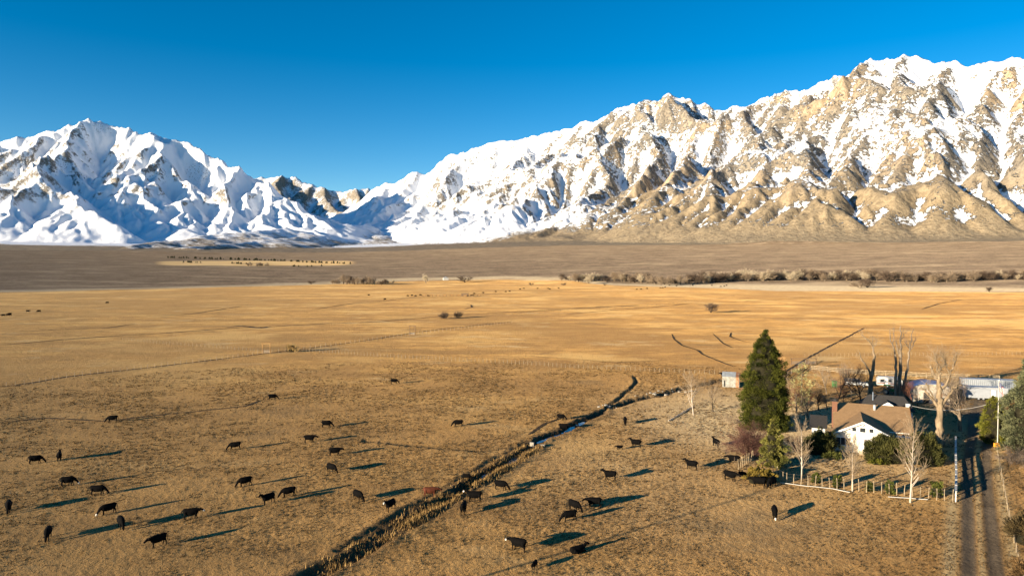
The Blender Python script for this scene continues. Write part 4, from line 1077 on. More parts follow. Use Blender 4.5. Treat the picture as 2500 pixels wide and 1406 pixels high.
B['from'] = (.2, .2, .15)
bare_tree('birch_tree', 'bare white-barked birch at the left of the front lawn', at(1957, 1172), tall(1957, 1172, 1045) * 1.05, .10, M_BIRCH, M_TWIGTAN, 1, group='birches on the front lawn', trunkf=.95, **B)
bare_tree('birch_tree', 'bare twiggy pale birch in the middle of the front lawn', at(2081, 1200), tall(2081, 1200, 1072), .09, M_BIRCH, M_TWIGTAN, 2, group='birches on the front lawn', trunkf=.95, **{**B, 'kids': (36, 9, 4)})
bare_tree('birch_tree', 'tallest bare white birch at the right of the front lawn', at(2222, 1228), tall(2222, 1228, 1038), .13, M_BIRCH, M_TWIGTAN, 3, group='birches on the front lawn', trunkf=.95, **B)
# red twiggy shrub
rg = np.random.default_rng(4); stems = [((rg.normal(0, .5), rg.normal(0, .4), -.1), (rg.normal(-.2, .75), rg.normal(0, .6), 1), rg.uniform(2.6, 4.4), .045) for _ in range(34)]
SH = dict(kids=(9, 6, 4), ang=(15, 45), len=(.4, .65), thick=.02, wig=.12, up=-.02); SH['from'] = (.2, .1, .1)
bare_tree('bare_shrub', 'wide maroon leafless shrub in front of the big conifer', at(1830, 1112), 5, .05, M_TWIGMAR, M_TWIGMAR, 4, stems=stems, cat='shrub', **SH)
stems = [((rg.normal(0, .3), rg.normal(0, .3), -.1), (rg.normal(0, .4), rg.normal(0, .4), 1), rg.uniform(1.8, 2.8), .025) for _ in range(12)]
bare_tree('bare_shrub', 'small red-twigged shrub left of the left juniper', at(1943, 1100), 3, .03, M_TWIGRED, M_TWIGRED, 5, 2, stems=stems, cat='shrub', **SH)
stems = [((rg.normal(0, .3), rg.normal(0, .3), -.1), (rg.normal(0, .3), rg.normal(0, .3), 1), rg.uniform(1.5, 2.2), .02) for _ in range(10)]
bare_tree('bare_shrub', 'small tan bush on the pale grass left of the big conifer', at(1778, 1036), 2, .03, M_TWIGTAN, M_TWIGTAN, 6, 2, stems=stems, cat='shrub', **SH)
# pollarded cottonwoods
def pollard(name, label, loc, limbs, bark, twig, seed, nt=3, ntw=.02, twl=1.6):
    """hand-set limbs: list of (points, radii); knobs at the cut ends carry short shoots"""
    rg = np.random.default_rng(seed); t = thing(name, label, 'tree', loc); b = MB(); tw = []
    for pts, rad in limbs:
        pts = np.array(pts, float); n = 4 * (len(pts) - 1) + 1; s = np.linspace(0, len(pts) - 1, n); P3 = np.stack([np.interp(s, range(len(pts)), pts[:, k]) for k in range(3)], 1)
        P3[1:-1] += rg.normal(0, .09, (n - 2, 3)); rr = np.interp(s, range(len(pts)), rad) * (1 + rg.normal(0, .05, n)); b.tube(P3, rr, 9)
        for k in range(nt * 3):
            f = rg.uniform(.35, 1); q = P3[int(f * (n - 1))]; grow(rg, q, rg.normal(0, 1, 3) + (0, 0, .8), rg.uniform(.4, 1) * twl, ntw, 1, 2, (tw, tw), {**OPT, 'kids': (3, 3, 2)})
    b.build('trunk', bark, t, True)
    if tw: obj('crown', segs_mesh('crown', tw, 3), twig, t)
    return t
h = tall(2290, 1088, 855) / 16.7
pollard('pollarded_tree', 'massive pale pollarded tree right of the farmhouse', at(2290, 1088), [
 ([(0, 0, -.3), (.1, 0, 3), (.15, 0, 6.0), (.3, 0, 8.2), (.0, 0, 10.4), (-.1, 0, 12.5)], [0.853, 0.632, 0.537, 0.474, 0.379, 0.241]),
 ([(.2, 0, 6.5), (-1.0, .1, 8.3), (-2.0, .1, 9.4), (-3.1, .2, 10.3)], [0.316, 0.228, 0.17, 0.101]), ([(-1.0, .1, 8.3), (-1.6, 0, 10.0), (-2.3, 0, 11.2)], [0.164, 0.127, 0.076]),
 ([(.3, 0, 7.2), (1.5, -.1, 8.6), (2.2, -.2, 10.4), (3.8, -.3, 11.0)], [0.348, 0.253, 0.178, 0.095]),
 ([(-.05, 0, 11.2), (-1.1, .1, 12.9), (-1.6, .1, 14.2)], [0.253, 0.215, 0.164]), ([(-.1, 0, 12.3), (.2, 0, 13.6), (.9, 0, 14.6)], [0.241, 0.215, 0.19]),
 ([(-.1, 0, 12.3), (-.3, .3, 14.5), (-.9, .3, 16.3)], [0.178, 0.127, 0.076]), ([(.9, 0, 14.5), (.5, 0, 15.8), (.1, 0, 17.0)], [0.152, 0.107, 0.063]), ([(.2, 0, 13.6), (-.8, -.2, 15.1), (-1.2, -.2, 16.4)], [0.127, 0.101, 0.063]),
 ([(.2, 0, 9.8), (1.5, .2, 11.2), (1.9, .3, 12.8), (2.6, .3, 14.0), (3.0, .3, 16.4)], [0.265, 0.228, 0.19, 0.139, 0.076]), ([(1.9, .3, 12.8), (1.2, .2, 14.4), (.8, .2, 16.6)], [0.139, 0.107, 0.063]), ([(2.6, .3, 14.0), (2.5, .1, 15.4), (3.1, .1, 16.6)], [0.114, 0.088, 0.051]),
 ([(.1, .2, .5), (1.3, .4, -.2)], [0.443, 0.19]), ([(0, -.2, .5), (-1.3, -.3, -.2)], [0.443, 0.19])], M_PALE, M_TWIGTAN, 3, 9, twl=2.4)
pollard('cottonwood_tree', 'tall pale bare tree with one side limb behind the farmhouse', at(2123, 980), [
 ([(0, 0, -.3), (.2, 0, 4), (.6, 0, 7.5), (1.0, 0, 10.5), (.7, 0, 12.2), (.4, 0, 13.2)], [0.62, 0.465, 0.384, 0.26, 0.186, 0.136]),
 ([(.2, 0, 6.0), (-.8, 0, 8.4), (-1.9, 0, 9.7), (-2.6, 0, 11.6)], [0.26, 0.211, 0.174, 0.087]), ([(.5, 0, 12.9), (-.3, 0, 14.2), (-1.6, 0, 15.2), (-2.4, 0, 16.0)], [0.136, 0.112, 0.093, 0.062]),
 ([(.6, 0, 12.4), (.4, 0, 14.0), (.5, 0, 15.4)], [0.124, 0.093, 0.062]), ([(.7, 0, 12.6), (1.2, 0, 13.6), (1.4, 0, 14.6)], [0.112, 0.081, 0.05])], M_PALE, M_TWIGTAN, 5, 6, twl=2.6)
pollard('cottonwood_tree', 'tall dark three-stemmed bare tree behind the farmhouse', at(2193, 977), [
 ([(-.5, 0, -.3), (-.7, 0, 5), (-.7, 0, 9), (-.9, 0, 11.5), (-1.9, 0, 14.0), (-2.3, 0, 16.8)], [0.374, 0.326, 0.272, 0.204, 0.136, 0.061]), ([(-1.6, 0, 13.4), (-1.3, 0, 15.4), (-1.4, 0, 17.3)], [0.102, 0.075, 0.041]),
 ([(.2, 0, -.3), (.2, 0, 6), (.4, 0, 11), (.2, 0, 14), (.3, 0, 17.8)], [0.51, 0.394, 0.299, 0.19, 0.068]), ([(.35, 0, 10), (-.5, 0, 12.5), (-.8, 0, 14.4)], [0.17, 0.122, 0.068]), ([(.2, 0, 13.8), (.9, 0, 15.0), (1.2, 0, 16.4)], [0.109, 0.082, 0.041]),
 ([(.8, .2, -.3), (1.6, .2, 4.5), (2.3, .2, 8.5), (2.4, .2, 12), (2.8, .2, 14.0), (3.4, .2, 16.9)], [0.34, 0.286, 0.245, 0.204, 0.15, 0.068]), ([(2.4, .2, 11.5), (3.4, .2, 13), (3.9, .2, 15)], [0.136, 0.102, 0.054]), ([(2.3, .2, 12.5), (1.2, .2, 14)], [0.109, 0.061])], M_BARK, M_TWIG, 7, 6, twl=2.6)
T1 = dict(kids=(9, 7, 5, 2), ang=(25, 60), len=(.5, .75), rr=.5, wig=.12, up=.05, thick=.05); T1['from'] = (.25, .2, .15)
bare_tree('bare_tree', 'broad grey twiggy tree just right of the massive pollarded tree', at(2345, 1052), tall(2345, 1052, 885), .38, M_BARK, M_TWIG, 8, 4, trunkf=.55, **T1)
T2 = dict(kids=(11, 8, 6), ang=(25, 60), len=(.45, .7), rr=.5, wig=.12, up=.05, thick=.04); T2['from'] = (.25, .2, .15)
for px, py, top, r_, bk, twg, sd_, lab in ((1693, 1013, 902, .13, M_BIRCH, M_TWIGTAN, 9, 'pale bare sapling in the paddock left of the big conifer'), (1741, 1005, 922, .11, M_DARKBARK, M_TWIGTAN, 10, 'slimmer dark-trunked bare tree in the paddock'),
    (1998, 1000, 950, .16, M_DARKBARK, M_DARKBARK, 11, 'gnarled dark fruit tree left of the chimney'), (1945, 1012, 940, .15, M_BARK, M_TWIGRED, 12, 'reddish bare fruit tree beside the big conifer'), (1972, 1030, 965, .13, M_BARK, M_TWIGTAN, 14, 'low pale fruit tree behind the lean-to'),
    (2042, 985, 872, .17, M_DARKBARK, M_TWIG, 13, 'bare brown tree behind the chimney'), (2102, 985, 884, .2, M_DARKBARK, M_TWIGRED, 15, 'leaning bare tree left of the tall pale tree'), (2060, 988, 940, .1, M_TWIGRED, M_TWIGRED, 16, 'red-stemmed bare bush behind the farmhouse roof'),
    (2225, 985, 925, .1, M_TWIGRED, M_TWIGRED, 18, 'reddish bare bush beside the blue-roofed hut'), (2170, 975, 938, .1, M_DARKBARK, M_TWIG, 19, 'dark brush between the two tall bare trees'),
    (2018, 962, 885, .13, M_BARK, M_TWIGTAN, 22, 'thin pale bare tree right of the sparse pine'), (2078, 972, 890, .15, M_BARK, M_TWIGTAN, 23, 'pale bare tree in front of the old pickup'), (2310, 985, 895, .16, M_BARK, M_TWIGTAN, 24, 'pale twiggy tree between the hut and the cargo trailer'),
    (1925, 985, 925, .12, M_BARK, M_TWIGTAN, 25, 'pale bare tree half behind the big conifer'), (1975, 985, 945, .1, M_TWIGRED, M_TWIGRED, 26, 'red-twigged bush below the sparse pine'), (2240, 1000, 960, .1, M_DARKBARK, M_TWIG, 27, 'dark bare bush right of the garage roof'), (2020, 1000, 955, .12, M_DARKBARK, M_TWIGTAN, 28, 'crooked bare fruit tree left of the brick chimney top')):
    bare_tree('bare_tree', lab, at(px, py), tall(px, py, top), r_, bk, twg, sd_, 3, trunkf=.72, **T2)
stems = [((rg.normal(0, 1.2), rg.normal(0, 1.5), -.1), (rg.normal(0, .6), rg.normal(0, .6), 1), rg.uniform(1.0, 2.2), .02) for _ in range(40)]
bare_tree('bare_shrub', 'brown brush thicket at the right edge below the cedar', at(2485, 1130), 2, .03, M_TWIG, M_TWIG, 21, 2, stems=stems, cat='shrub', **SH)
bush('dark_shrub', 'dark thicket at the right edge beside the lower driveway', at(2520, 1330), 2.0, 3.6, 2.4, 150, .5, 45, .13, leaf_mat('thicket', (.02, .016, .008), (.10, .07, .03)), 31, .6)
bush('dark_shrub', 'brownish thicket in the lower right corner', at(2525, 1420), 1.6, 2.4, 1.6, 110, .45, 40, .12, leaf_mat('thicket_brown', (.05, .032, .015), (.20, .12, .05)), 32, .5)

# ---- flagpole, sign box, cable
c = at(2435, 1090); fp = thing('flagpole', 'white flagpole beside the cedar', 'flagpole', c); FH = tall(2435, 1090, 928)
MB().tube([(0, 0, -.2), (0, 0, FH * .6), (.02, 0, FH)], [.075, .06, .035], 8).build('pole', M_WHITE, fp); MB().cyl((.02, 0, FH + .06), .09, .12, 8).build('finial', M_TRIM, fp)
def flag_mat():
    t = NT('striped_flag'); u = t.n('ShaderNodeUVMap'); sx = t.n('ShaderNodeSeparateXYZ'); t.link(u.outputs[0], sx.inputs[0])
    red = t.math('LESS_THAN', t.math('FRACT', t.math('MULTIPLY', sx.outputs[1], 6.5)), .5)
    canton = t.math('MULTIPLY', t.math('LESS_THAN', sx.outputs[0], .42), t.math('GREATER_THAN', sx.outputs[1], .462))
    sc_ = t.n('ShaderNodeMapping'); sc_.inputs['Scale'].default_value = (14, 12, 1); t.link(u.outputs[0], sc_.inputs[0])
    star = t.math('LESS_THAN', t.vor(sc_.outputs[0], 1.0, rnd=0.0), .22)
    c = t.mix(red, (.75, .72, .68), (.42, .02, .03)); return t.done(t.mix(canton, c, t.mix(star, (.02, .035, .14), (.75, .75, .75))), .8)
V = []; nu, nv = 16, 10; FW, FHH = 2.5, 1.5
for j in range(nv + 1):
    for i in range(nu + 1):
        u_, v_ = i / nu, j / nv     # hangs limp: the fly end drops and folds
        x = .06 + .75 * u_ ** .8; y = .16 * math.sin(u_ * 9 + v_ * 2) * u_; z = FH - .3 - FHH * (1 - v_) - 1.15 * u_ ** 1.15; V.append((x, y, z))
Fq = [(j * (nu + 1) + i, j * (nu + 1) + i + 1, (j + 1) * (nu + 1) + i + 1, (j + 1) * (nu + 1) + i) for j in range(nv) for i in range(nu)]
me = mesh_np('flag', V, Fq); uv = me.uv_layers.new(name='UVMap')
li = np.zeros(len(me.loops), np.int32); me.loops.foreach_get('vertex_index', li); uvs = np.stack([(li % (nu + 1)) / nu, (li // (nu + 1)) / nv], 1).astype(np.float32); uv.data.foreach_set('uv', uvs.ravel())
fl = tag(obj('flag', me, flag_mat(), None, c), 'red and white striped flag hanging limp on the flagpole', 'flag'); sm = fl.modifiers.new('thickness', 'SOLIDIFY'); sm.thickness = .01
c2 = at(2433, 1098); bx = thing('utility_box', 'orange utility box at the foot of the flagpole', 'box', c2, .2)
MB().box((0, 0, .9), (.95, .35, .65)).build('case', plain('orange_paint', (.62, .27, .03), .15, 3), bx); MB().box((0, .05, .25), (.12, .12, .9)).build('post', M_DPOST, bx)
a = np.array(HL(6.1, 0, HZ + 6.9)); b = np.array([*PG(2500, 1075), 9.5])
tag(MB().tube([a + (b - a) * s + np.array([0, 0, -2.2 * 4 * s * (1 - s)]) for s in np.linspace(0, 1, 22)], .035, 5).build('overhead_cable', plain('cable_grey', (.55, .53, .5), .15)), 'sagging overhead cable from the farmhouse gable to the cedar', 'cable')
# utility pole just outside the picture, whose long thin shadow crosses the lower pasture
up_ = thing('utility_pole', 'wooden utility pole casting a long thin shadow over the near pasture', 'pole', (-43.0, 42.0, gz(-43, 42)), .9)
MB().tube([(0, 0, -1), (0, 0, 15.5)], [.20, .13], 10).build('pole', M_DPOST, up_); MB().beam((-1.2, 0, 14.7), (1.2, 0, 14.7), .1, .12).build('crossarm', M_DPOST, up_)
for s in (-1, -.4, .4, 1): MB().cyl((s, 0, 14.85), .05, .16, 8).build('insulator', M_GLASS, up_)

# ---- vehicles and huts in the back yard
def wheel(t, x, y, r, w=.24):
    o = MB().cyl((x, y, r), r, w, 16, 'y').build('wheel', M_RUBBER, t, False); MB().cyl((x, y, r), r * .58, w + .03, 12, 'y').build('rim', M_STEEL, o)
def car_paint(name, c): return plain(name, c, .06, 2, .35)
c = at(2090, 943); tr = thing('pickup_truck', 'old dark blue and white pickup truck with camper shell behind the trees', 'truck', c, math.radians(-23))
prof = [(-2.75, .55), (2.7, .55), (2.75, 1.0), (2.65, 1.12), (1.35, 1.22), (-2.75, 1.22)]
MB().prism(prof, -.95, .95).build('body', car_paint('truck_white', (.62, .62, .60)), tr)
MB().prism([(-2.76, 1.22), (1.36, 1.22), (2.6, 1.12), (2.6, 1.16), (1.34, 1.28), (.75, 1.88), (.55, 1.93), (-2.72, 1.93), (-2.78, 1.6)], -.88, .88).build('cab', car_paint('truck_blue', (.05, .07, .10)), tr)
for s in (-1, 1):
    MB().box((.35, s * .885, 1.58), (.75, .03, .38)).build('window', M_GLASS, tr); MB().box((-1.3, s * .885, 1.58), (1.9, .03, .36)).build('window', M_GLASS, tr)
    MB().box((-.1, s * .96, .95), (5.2, .02, .12)).build('side_trim', M_STEEL, tr); MB().box((2.74, s * .68, .88), (.06, .3, .2)).build('headlight', M_TRIM, tr)
MB().slab([(1.36, -.8, 1.26), (1.36, .8, 1.26), (.79, .8, 1.85), (.79, -.8, 1.85)], .03).build('windscreen', M_GLASS, tr)
MB().box((2.78, 0, .55), (.14, 1.9, .2)).build('bumper', M_STEEL, tr)
for x in (-1.7, 1.75):
    for y in (-.85, .85): wheel(tr, x, y, .38)
c = at(2170, 944); cp = thing('camper_trailer', 'white camper trailer parked beside the old pickup', 'trailer', c, math.radians(-23))
MB().prism([(-2.9, .6), (2.6, .6), (3.0, 1.0), (3.0, 1.9), (2.5, 2.75), (-2.4, 2.75), (-2.95, 2.2)], -1.15, 1.15).build('body', car_paint('camper_white', (.46, .45, .43)), cp)
for x in (-1.6, .1, 1.6): MB().box((x, -1.16, 1.85), (.75, .04, .5)).build('window', M_GLASS, cp)
MB().box((-.6, -1.165, 1.5), (.62, .03, 1.7)).build('door', M_TRIM, cp); MB().box((0, -1.16, 1.1), (5.6, .02, .16)).build('stripe', plain('stripe_red', (.35, .10, .06), .2), cp)
for y in (-1.0, 1.0): wheel(cp, -.4, y, .34)
MB().beam((3, 0, .6), (4.1, 0, .55), .1, .1).build('hitch', M_BLACK, cp)
# blue-roofed hut
c = at(2268, 978); hu = thing('hut', 'pale hut under a rounded blue tarpaulin roof', 'hut', c, math.radians(-22))
MB().box((0, 0, 1.5), (7.4, 6.0, 3.2)).build('wall', plain('hut_wall', (.36, .33, .28), .3, 1.2), hu)
n = 11; Vt = []; rgt = np.random.default_rng(2)
for j in range(9):
    for i in range(n):
        a_ = math.pi * i / (n - 1); Vt.append((-4.2 * math.cos(a_) * (1 + rgt.normal(0, .012)), -3.5 + 7.0 * j / 8, 2.7 + 1.9 * math.sin(a_) ** .8 + rgt.normal(0, .06)))
Ft = [(j * n + i, j * n + i + 1, (j + 1) * n + i + 1, (j + 1) * n + i) for j in range(8) for i in range(n - 1)]
ro = obj('roof', mesh_np('roof', Vt, Ft, True), plain('blue_tarp', (.055, .13, .33), .25, 1.5, .4), hu); ro.modifiers.new('t', 'SOLIDIFY').thickness = .05
ge = MB().add([(-4.05 * math.cos(math.pi * i / 10), -2.98, 2.7 + 1.8 * math.sin(math.pi * i / 10) ** .8) for i in range(11)], [tuple(range(11))]); ge.build('end_wall', plain('hut_end', (.34, .31, .26), .3, 1.5), hu)
MB().box((-1.0, -3.03, 1.2), (1.2, .06, 2.4)).build('door', M_BLACK, hu); MB().box((1.6, -3.03, 1.6), (1.0, .06, .9)).build('window', M_GLASS, hu)
MB().box((1.6, -3.06, 1.9), (1.1, .05, 1.2)).build('shutter', plain('rust_board', (.36, .17, .07), .2), hu)
c = at(2405, 975); ct = thing('cargo_trailer', 'long white cargo trailer parked at the end of the driveway', 'trailer', c, math.radians(-14))
MB().box((0, 0, 1.75), (8.6, 2.4, 2.5)).build('body', car_paint('trailer_white', (.30, .32, .35)), ct)
MB().box((1.2, -1.22, 1.55), (1.0, .04, 1.8)).build('door', M_TRIM, ct); MB().box((0, -1.22, .7), (8.5, .03, .25)).build('skirt', M_STEEL, ct); MB().box((0, 0, 3.03), (8.7, 2.5, .08)).build('roof', M_STEEL, ct)
for f_ in ((.66, -1.25, 1.55), (1.74, -1.25, 1.55)): MB().box(f_, (.05, .03, 1.9)).build('door_edge', M_BLACK, ct)
for x in (-.8, .2, ):
    for y in (-1.1, 1.1): wheel(ct, x - 1.0, y, .4)
MB().beam((4.3, 0, .7), (6.2, 0, .6), .15, .15).build('hitch', M_BLACK, ct)
c = at(2410, 952); cn = thing('shipping_container', 'pale ribbed container behind the long cargo trailer', 'container', c, math.radians(-14))
MB().box((0, 0, 1.4), (12.0, 2.4, 2.7)).build('body', plain('container_paint', (.24, .27, .31), .1), cn)
for i in range(26): MB().box((-5.8 + .46 * i, -1.23, 1.4), (.2, .06, 2.5)).build('rib', M_STEEL, cn)
MB().box((0, 0, 2.8), (12.1, 2.5, .12)).build('roof', M_STEEL, cn)
c = at(2172, 962); tk = thing('tractor', 'green tractor between the bare trees behind the garage', 'tractor', c, math.radians(-30))
M_GRN = plain('tractor_green', (.035, .16, .04), .2, 3, .5)
MB().box((.7, 0, 1.15), (1.7, .7, .7)).box((-.5, 0, .9), (1.2, .6, .5)).build('body', M_GRN, tk); MB().box((-.6, 0, 2.3), (1.5, 1.4, .1)).build('roof', M_GRN, tk)
for x in (-1.2, .05):
    for y in (-.6, .6): MB().box((x, y, 1.7), (.07, .07, 1.2)).build('roof_post', M_BLACK, tk)
MB().box((-.75, 0, 1.25), (.5, .5, .5)).build('seat', plain('yellow_seat', (.6, .42, .03), .15), tk)
for y in (-.75, .75): wheel(tk, -.8, y, .75, .4); wheel(tk, 1.2, y * .85, .45, .25)
c = at(2128, 963); dc = thing('barrel', 'yellow barrel among the bare trees behind the farmhouse', 'barrel', c); MB().cyl((0, 0, .45), .3, .9, 14).build('drum', plain('yellow_drum', (.62, .46, .04), .15), dc); MB().cyl((0, 0, .91), .31, .04, 14).cyl((0, 0, .3), .31, .04, 14).build('hoop', M_STEEL, dc)
c = at(2037, 945); dg = thing('barrel', 'green bin beside the bare brown tree behind the chimney', 'bin', c); MB().box((0, 0, .8), (.9, .9, 1.7), 0, 1.1).build('bin_body', M_GRN, dg); MB().box((0, 0, 1.7), (1.1, 1.1, .1)).build('lid', M_BLACK, dg); dg.name = 'bin'
# ------------------------------------------------------------------ cattle
def cow_mesh(name, pose, white=False):
    b = MB()
    def loft(rings, n=12):
        V = []; F = []
        for x, z, hh, hw in rings:
            for i in range(n):
                a = 2 * math.pi * i / n; V.append((x, hw * math.cos(a), z + hh * math.sin(a)))
        m_ = len(rings)
        F = [(k * n + i, k * n + (i + 1) % n, (k + 1) * n + (i + 1) % n, (k + 1) * n + i) for k in range(m_ - 1) for i in range(n)]
        F += [tuple(range(n))[::-1], tuple((m_ - 1) * n + i for i in range(n))]
        b.add(V, F)
    dz = -.62 if pose == 'lie' else 0.0
    loft([(-.90, 1.12 + dz, .12, .10), (-.84, 1.08 + dz, .28, .22), (-.70, 1.04 + dz, .38, .31), (-.38, .97 + dz, .44, .36), (0, .93 + dz, .48, .40), (.33, .94 + dz, .48, .36), (.58, .97 + dz, .44, .30), (.76, .98 + dz, .36, .23), (.88, 1.0 + dz, .18, .12)])
    if pose == 'graze':
        b.tube([(.62, 0, 1.10), (.92, 0, .92), (1.16, 0, .62), (1.24, 0, .52)], [.27, .21, .15, .13], 10)
        hd = [(1.16, 0, .62), (1.28, 0, .45), (1.42, 0, .20), (1.46, 0, .12)]; ear = (1.17, .60)
    elif pose == 'level':
        b.tube([(.62, 0, 1.12), (.98, 0, 1.12), (1.20, 0, 1.12)], [.27, .20, .14], 10)
        hd = [(1.16, 0, 1.17), (1.34, 0, 1.08), (1.58, 0, .90), (1.62, 0, .87)]; ear = (1.17, 1.22)
    else:
        b.tube([(.60, 0, 1.10 + dz), (.90, 0, 1.28 + dz), (1.10, 0, 1.45 + dz)], [.27, .20, .14], 10)
        hd = [(1.06, 0, 1.52 + dz), (1.24, 0, 1.45 + dz), (1.48, 0, 1.30 + dz), (1.52, 0, 1.28 + dz)]; ear = (1.05, 1.58 + dz)
    b.tube(hd, [.13, .145, .10, .075], 10)
    for s in (-1, 1):
        b.tube([(ear[0], s * .10, ear[1]), (ear[0] - .03, s * .22, ear[1] + .02), (ear[0] - .05, s * .34, ear[1] - .02)], [.05, .065, .025], 6)
        if pose == 'lie':
            b.tube([(.55, s * .22, .35), (.85, s * .30, .12), (1.02, s * .24, .08), (.75, s * .20, .06)], [.14, .085, .06, .05], 8)
            b.tube([(-.6, s * .26, .38), (-.25, s * .42, .20), (-.15, s * .44, .09), (.10, s * .36, .06)], [.24, .15, .08, .05], 8)
        else:
            k = .10 * s
            b.tube([(.58, s * .17, .98), (.60 + k * .3, s * .18, .66), (.58 + k * .6, s * .17, .40), (.58 + k, s * .17, .12), (.61 + k, s * .17, .0)], [.17, .105, .065, .055, .07], 8)
            b.tube([(-.62, s * .17, 1.02), (-.58 - k * .3, s * .20, .74), (-.74 - k * .5, s * .18, .47), (-.70 - k, s * .18, .12), (-.66 - k, s * .18, .0)], [.25, .16, .07, .055, .07], 8)
    if pose != 'lie':
        b.tube([(-.93, 0, 1.28), (-1.02, 0, 1.05), (-1.03, 0, .75), (-1.01, .02, .45)], [.045, .04, .035, .05], 6)
        b.tube([(-.35, 0, .64), (-.30, 0, .50)], [.17, .10], 8)
    me = b.mesh('raw'); o = bpy.data.objects.new('raw', me); COL.objects.link(o)
    r = o.modifiers.new('r', 'REMESH'); r.mode = 'VOXEL'; r.voxel_size = .034
    sm = o.modifiers.new('s', 'SMOOTH'); sm.factor = .5; sm.iterations = 3
    dc = o.modifiers.new('d', 'DECIMATE'); dc.ratio = .30
    dg = bpy.context.evaluated_depsgraph_get(); out = bpy.data.meshes.new_from_object(o.evaluated_get(dg)); out.name = name
    bpy.data.objects.remove(o); bpy.data.meshes.remove(me)
    out.polygons.foreach_set('use_smooth', np.ones(len(out.polygons), bool))
    n = len(out.polygons); c = np.zeros(n * 3, np.float32); out.polygons.foreach_get('center', c); c = c.reshape(-1, 3)
    out.materials.clear(); out.materials.append(M_COW); out.materials.append(M_FACE)
    if white:
        hx = np.array(hd); d = unit(hx[-1] - hx[0]); rel_ = (c - hx[1]) @ d; off = np.linalg.norm((c - hx[1]) - rel_[:, None] * d, axis=1)
        out.polygons.foreach_set('material_index', ((rel_ > .10) & (off < .16) & (c[:, 0] > 1.05)).astype(np.int32))
    return out
M_COW = plain('black_hide', (.003, .0026, .0025), .4, 3, .9); M_FACE = plain('white_hide', (.62, .57, .50), .1, 5, .8)
M_REDCOW = plain('red_hide', (.085, .022, .009), .25, 2, .75)
COWS = {(p, w): cow_mesh('cow', p, w) for p in ('graze', 'level', 'up', 'lie') for w in (False, True) if not (p == 'lie' and w)}
RED = COWS[('level', False)].copy(); RED.materials.clear(); RED.materials.append(M_REDCOW); RED.materials.append(M_REDCOW)
COWS[('red', False)] = RED
GRP = 'cattle on the pasture'
def cow(px, py, pose, head, label, sc=1.0, white=False, group=GRP, name='cow'):
    p = PG(px, py); az = math.atan2(p[0], p[1]); h = math.radians(head)
    vx = math.cos(h) * math.cos(az) + math.sin(h) * math.sin(az); vy = -math.cos(h) * math.sin(az) + math.sin(h) * math.cos(az)
    z = sorted((gz(p[0], p[1]), gz(p[0] + .6 * vx, p[1] + .6 * vy), gz(p[0] - .6 * vx, p[1] - .6 * vy)))[1] if math.hypot(*p) < 400 else gz(*p)
    o = obj(name, COWS[(pose, white)], None, None, (p[0], p[1], z - .01), math.atan2(vy, vx)); o.scale = (sc,) * 3
    return tag(o, label, 'cow', group)
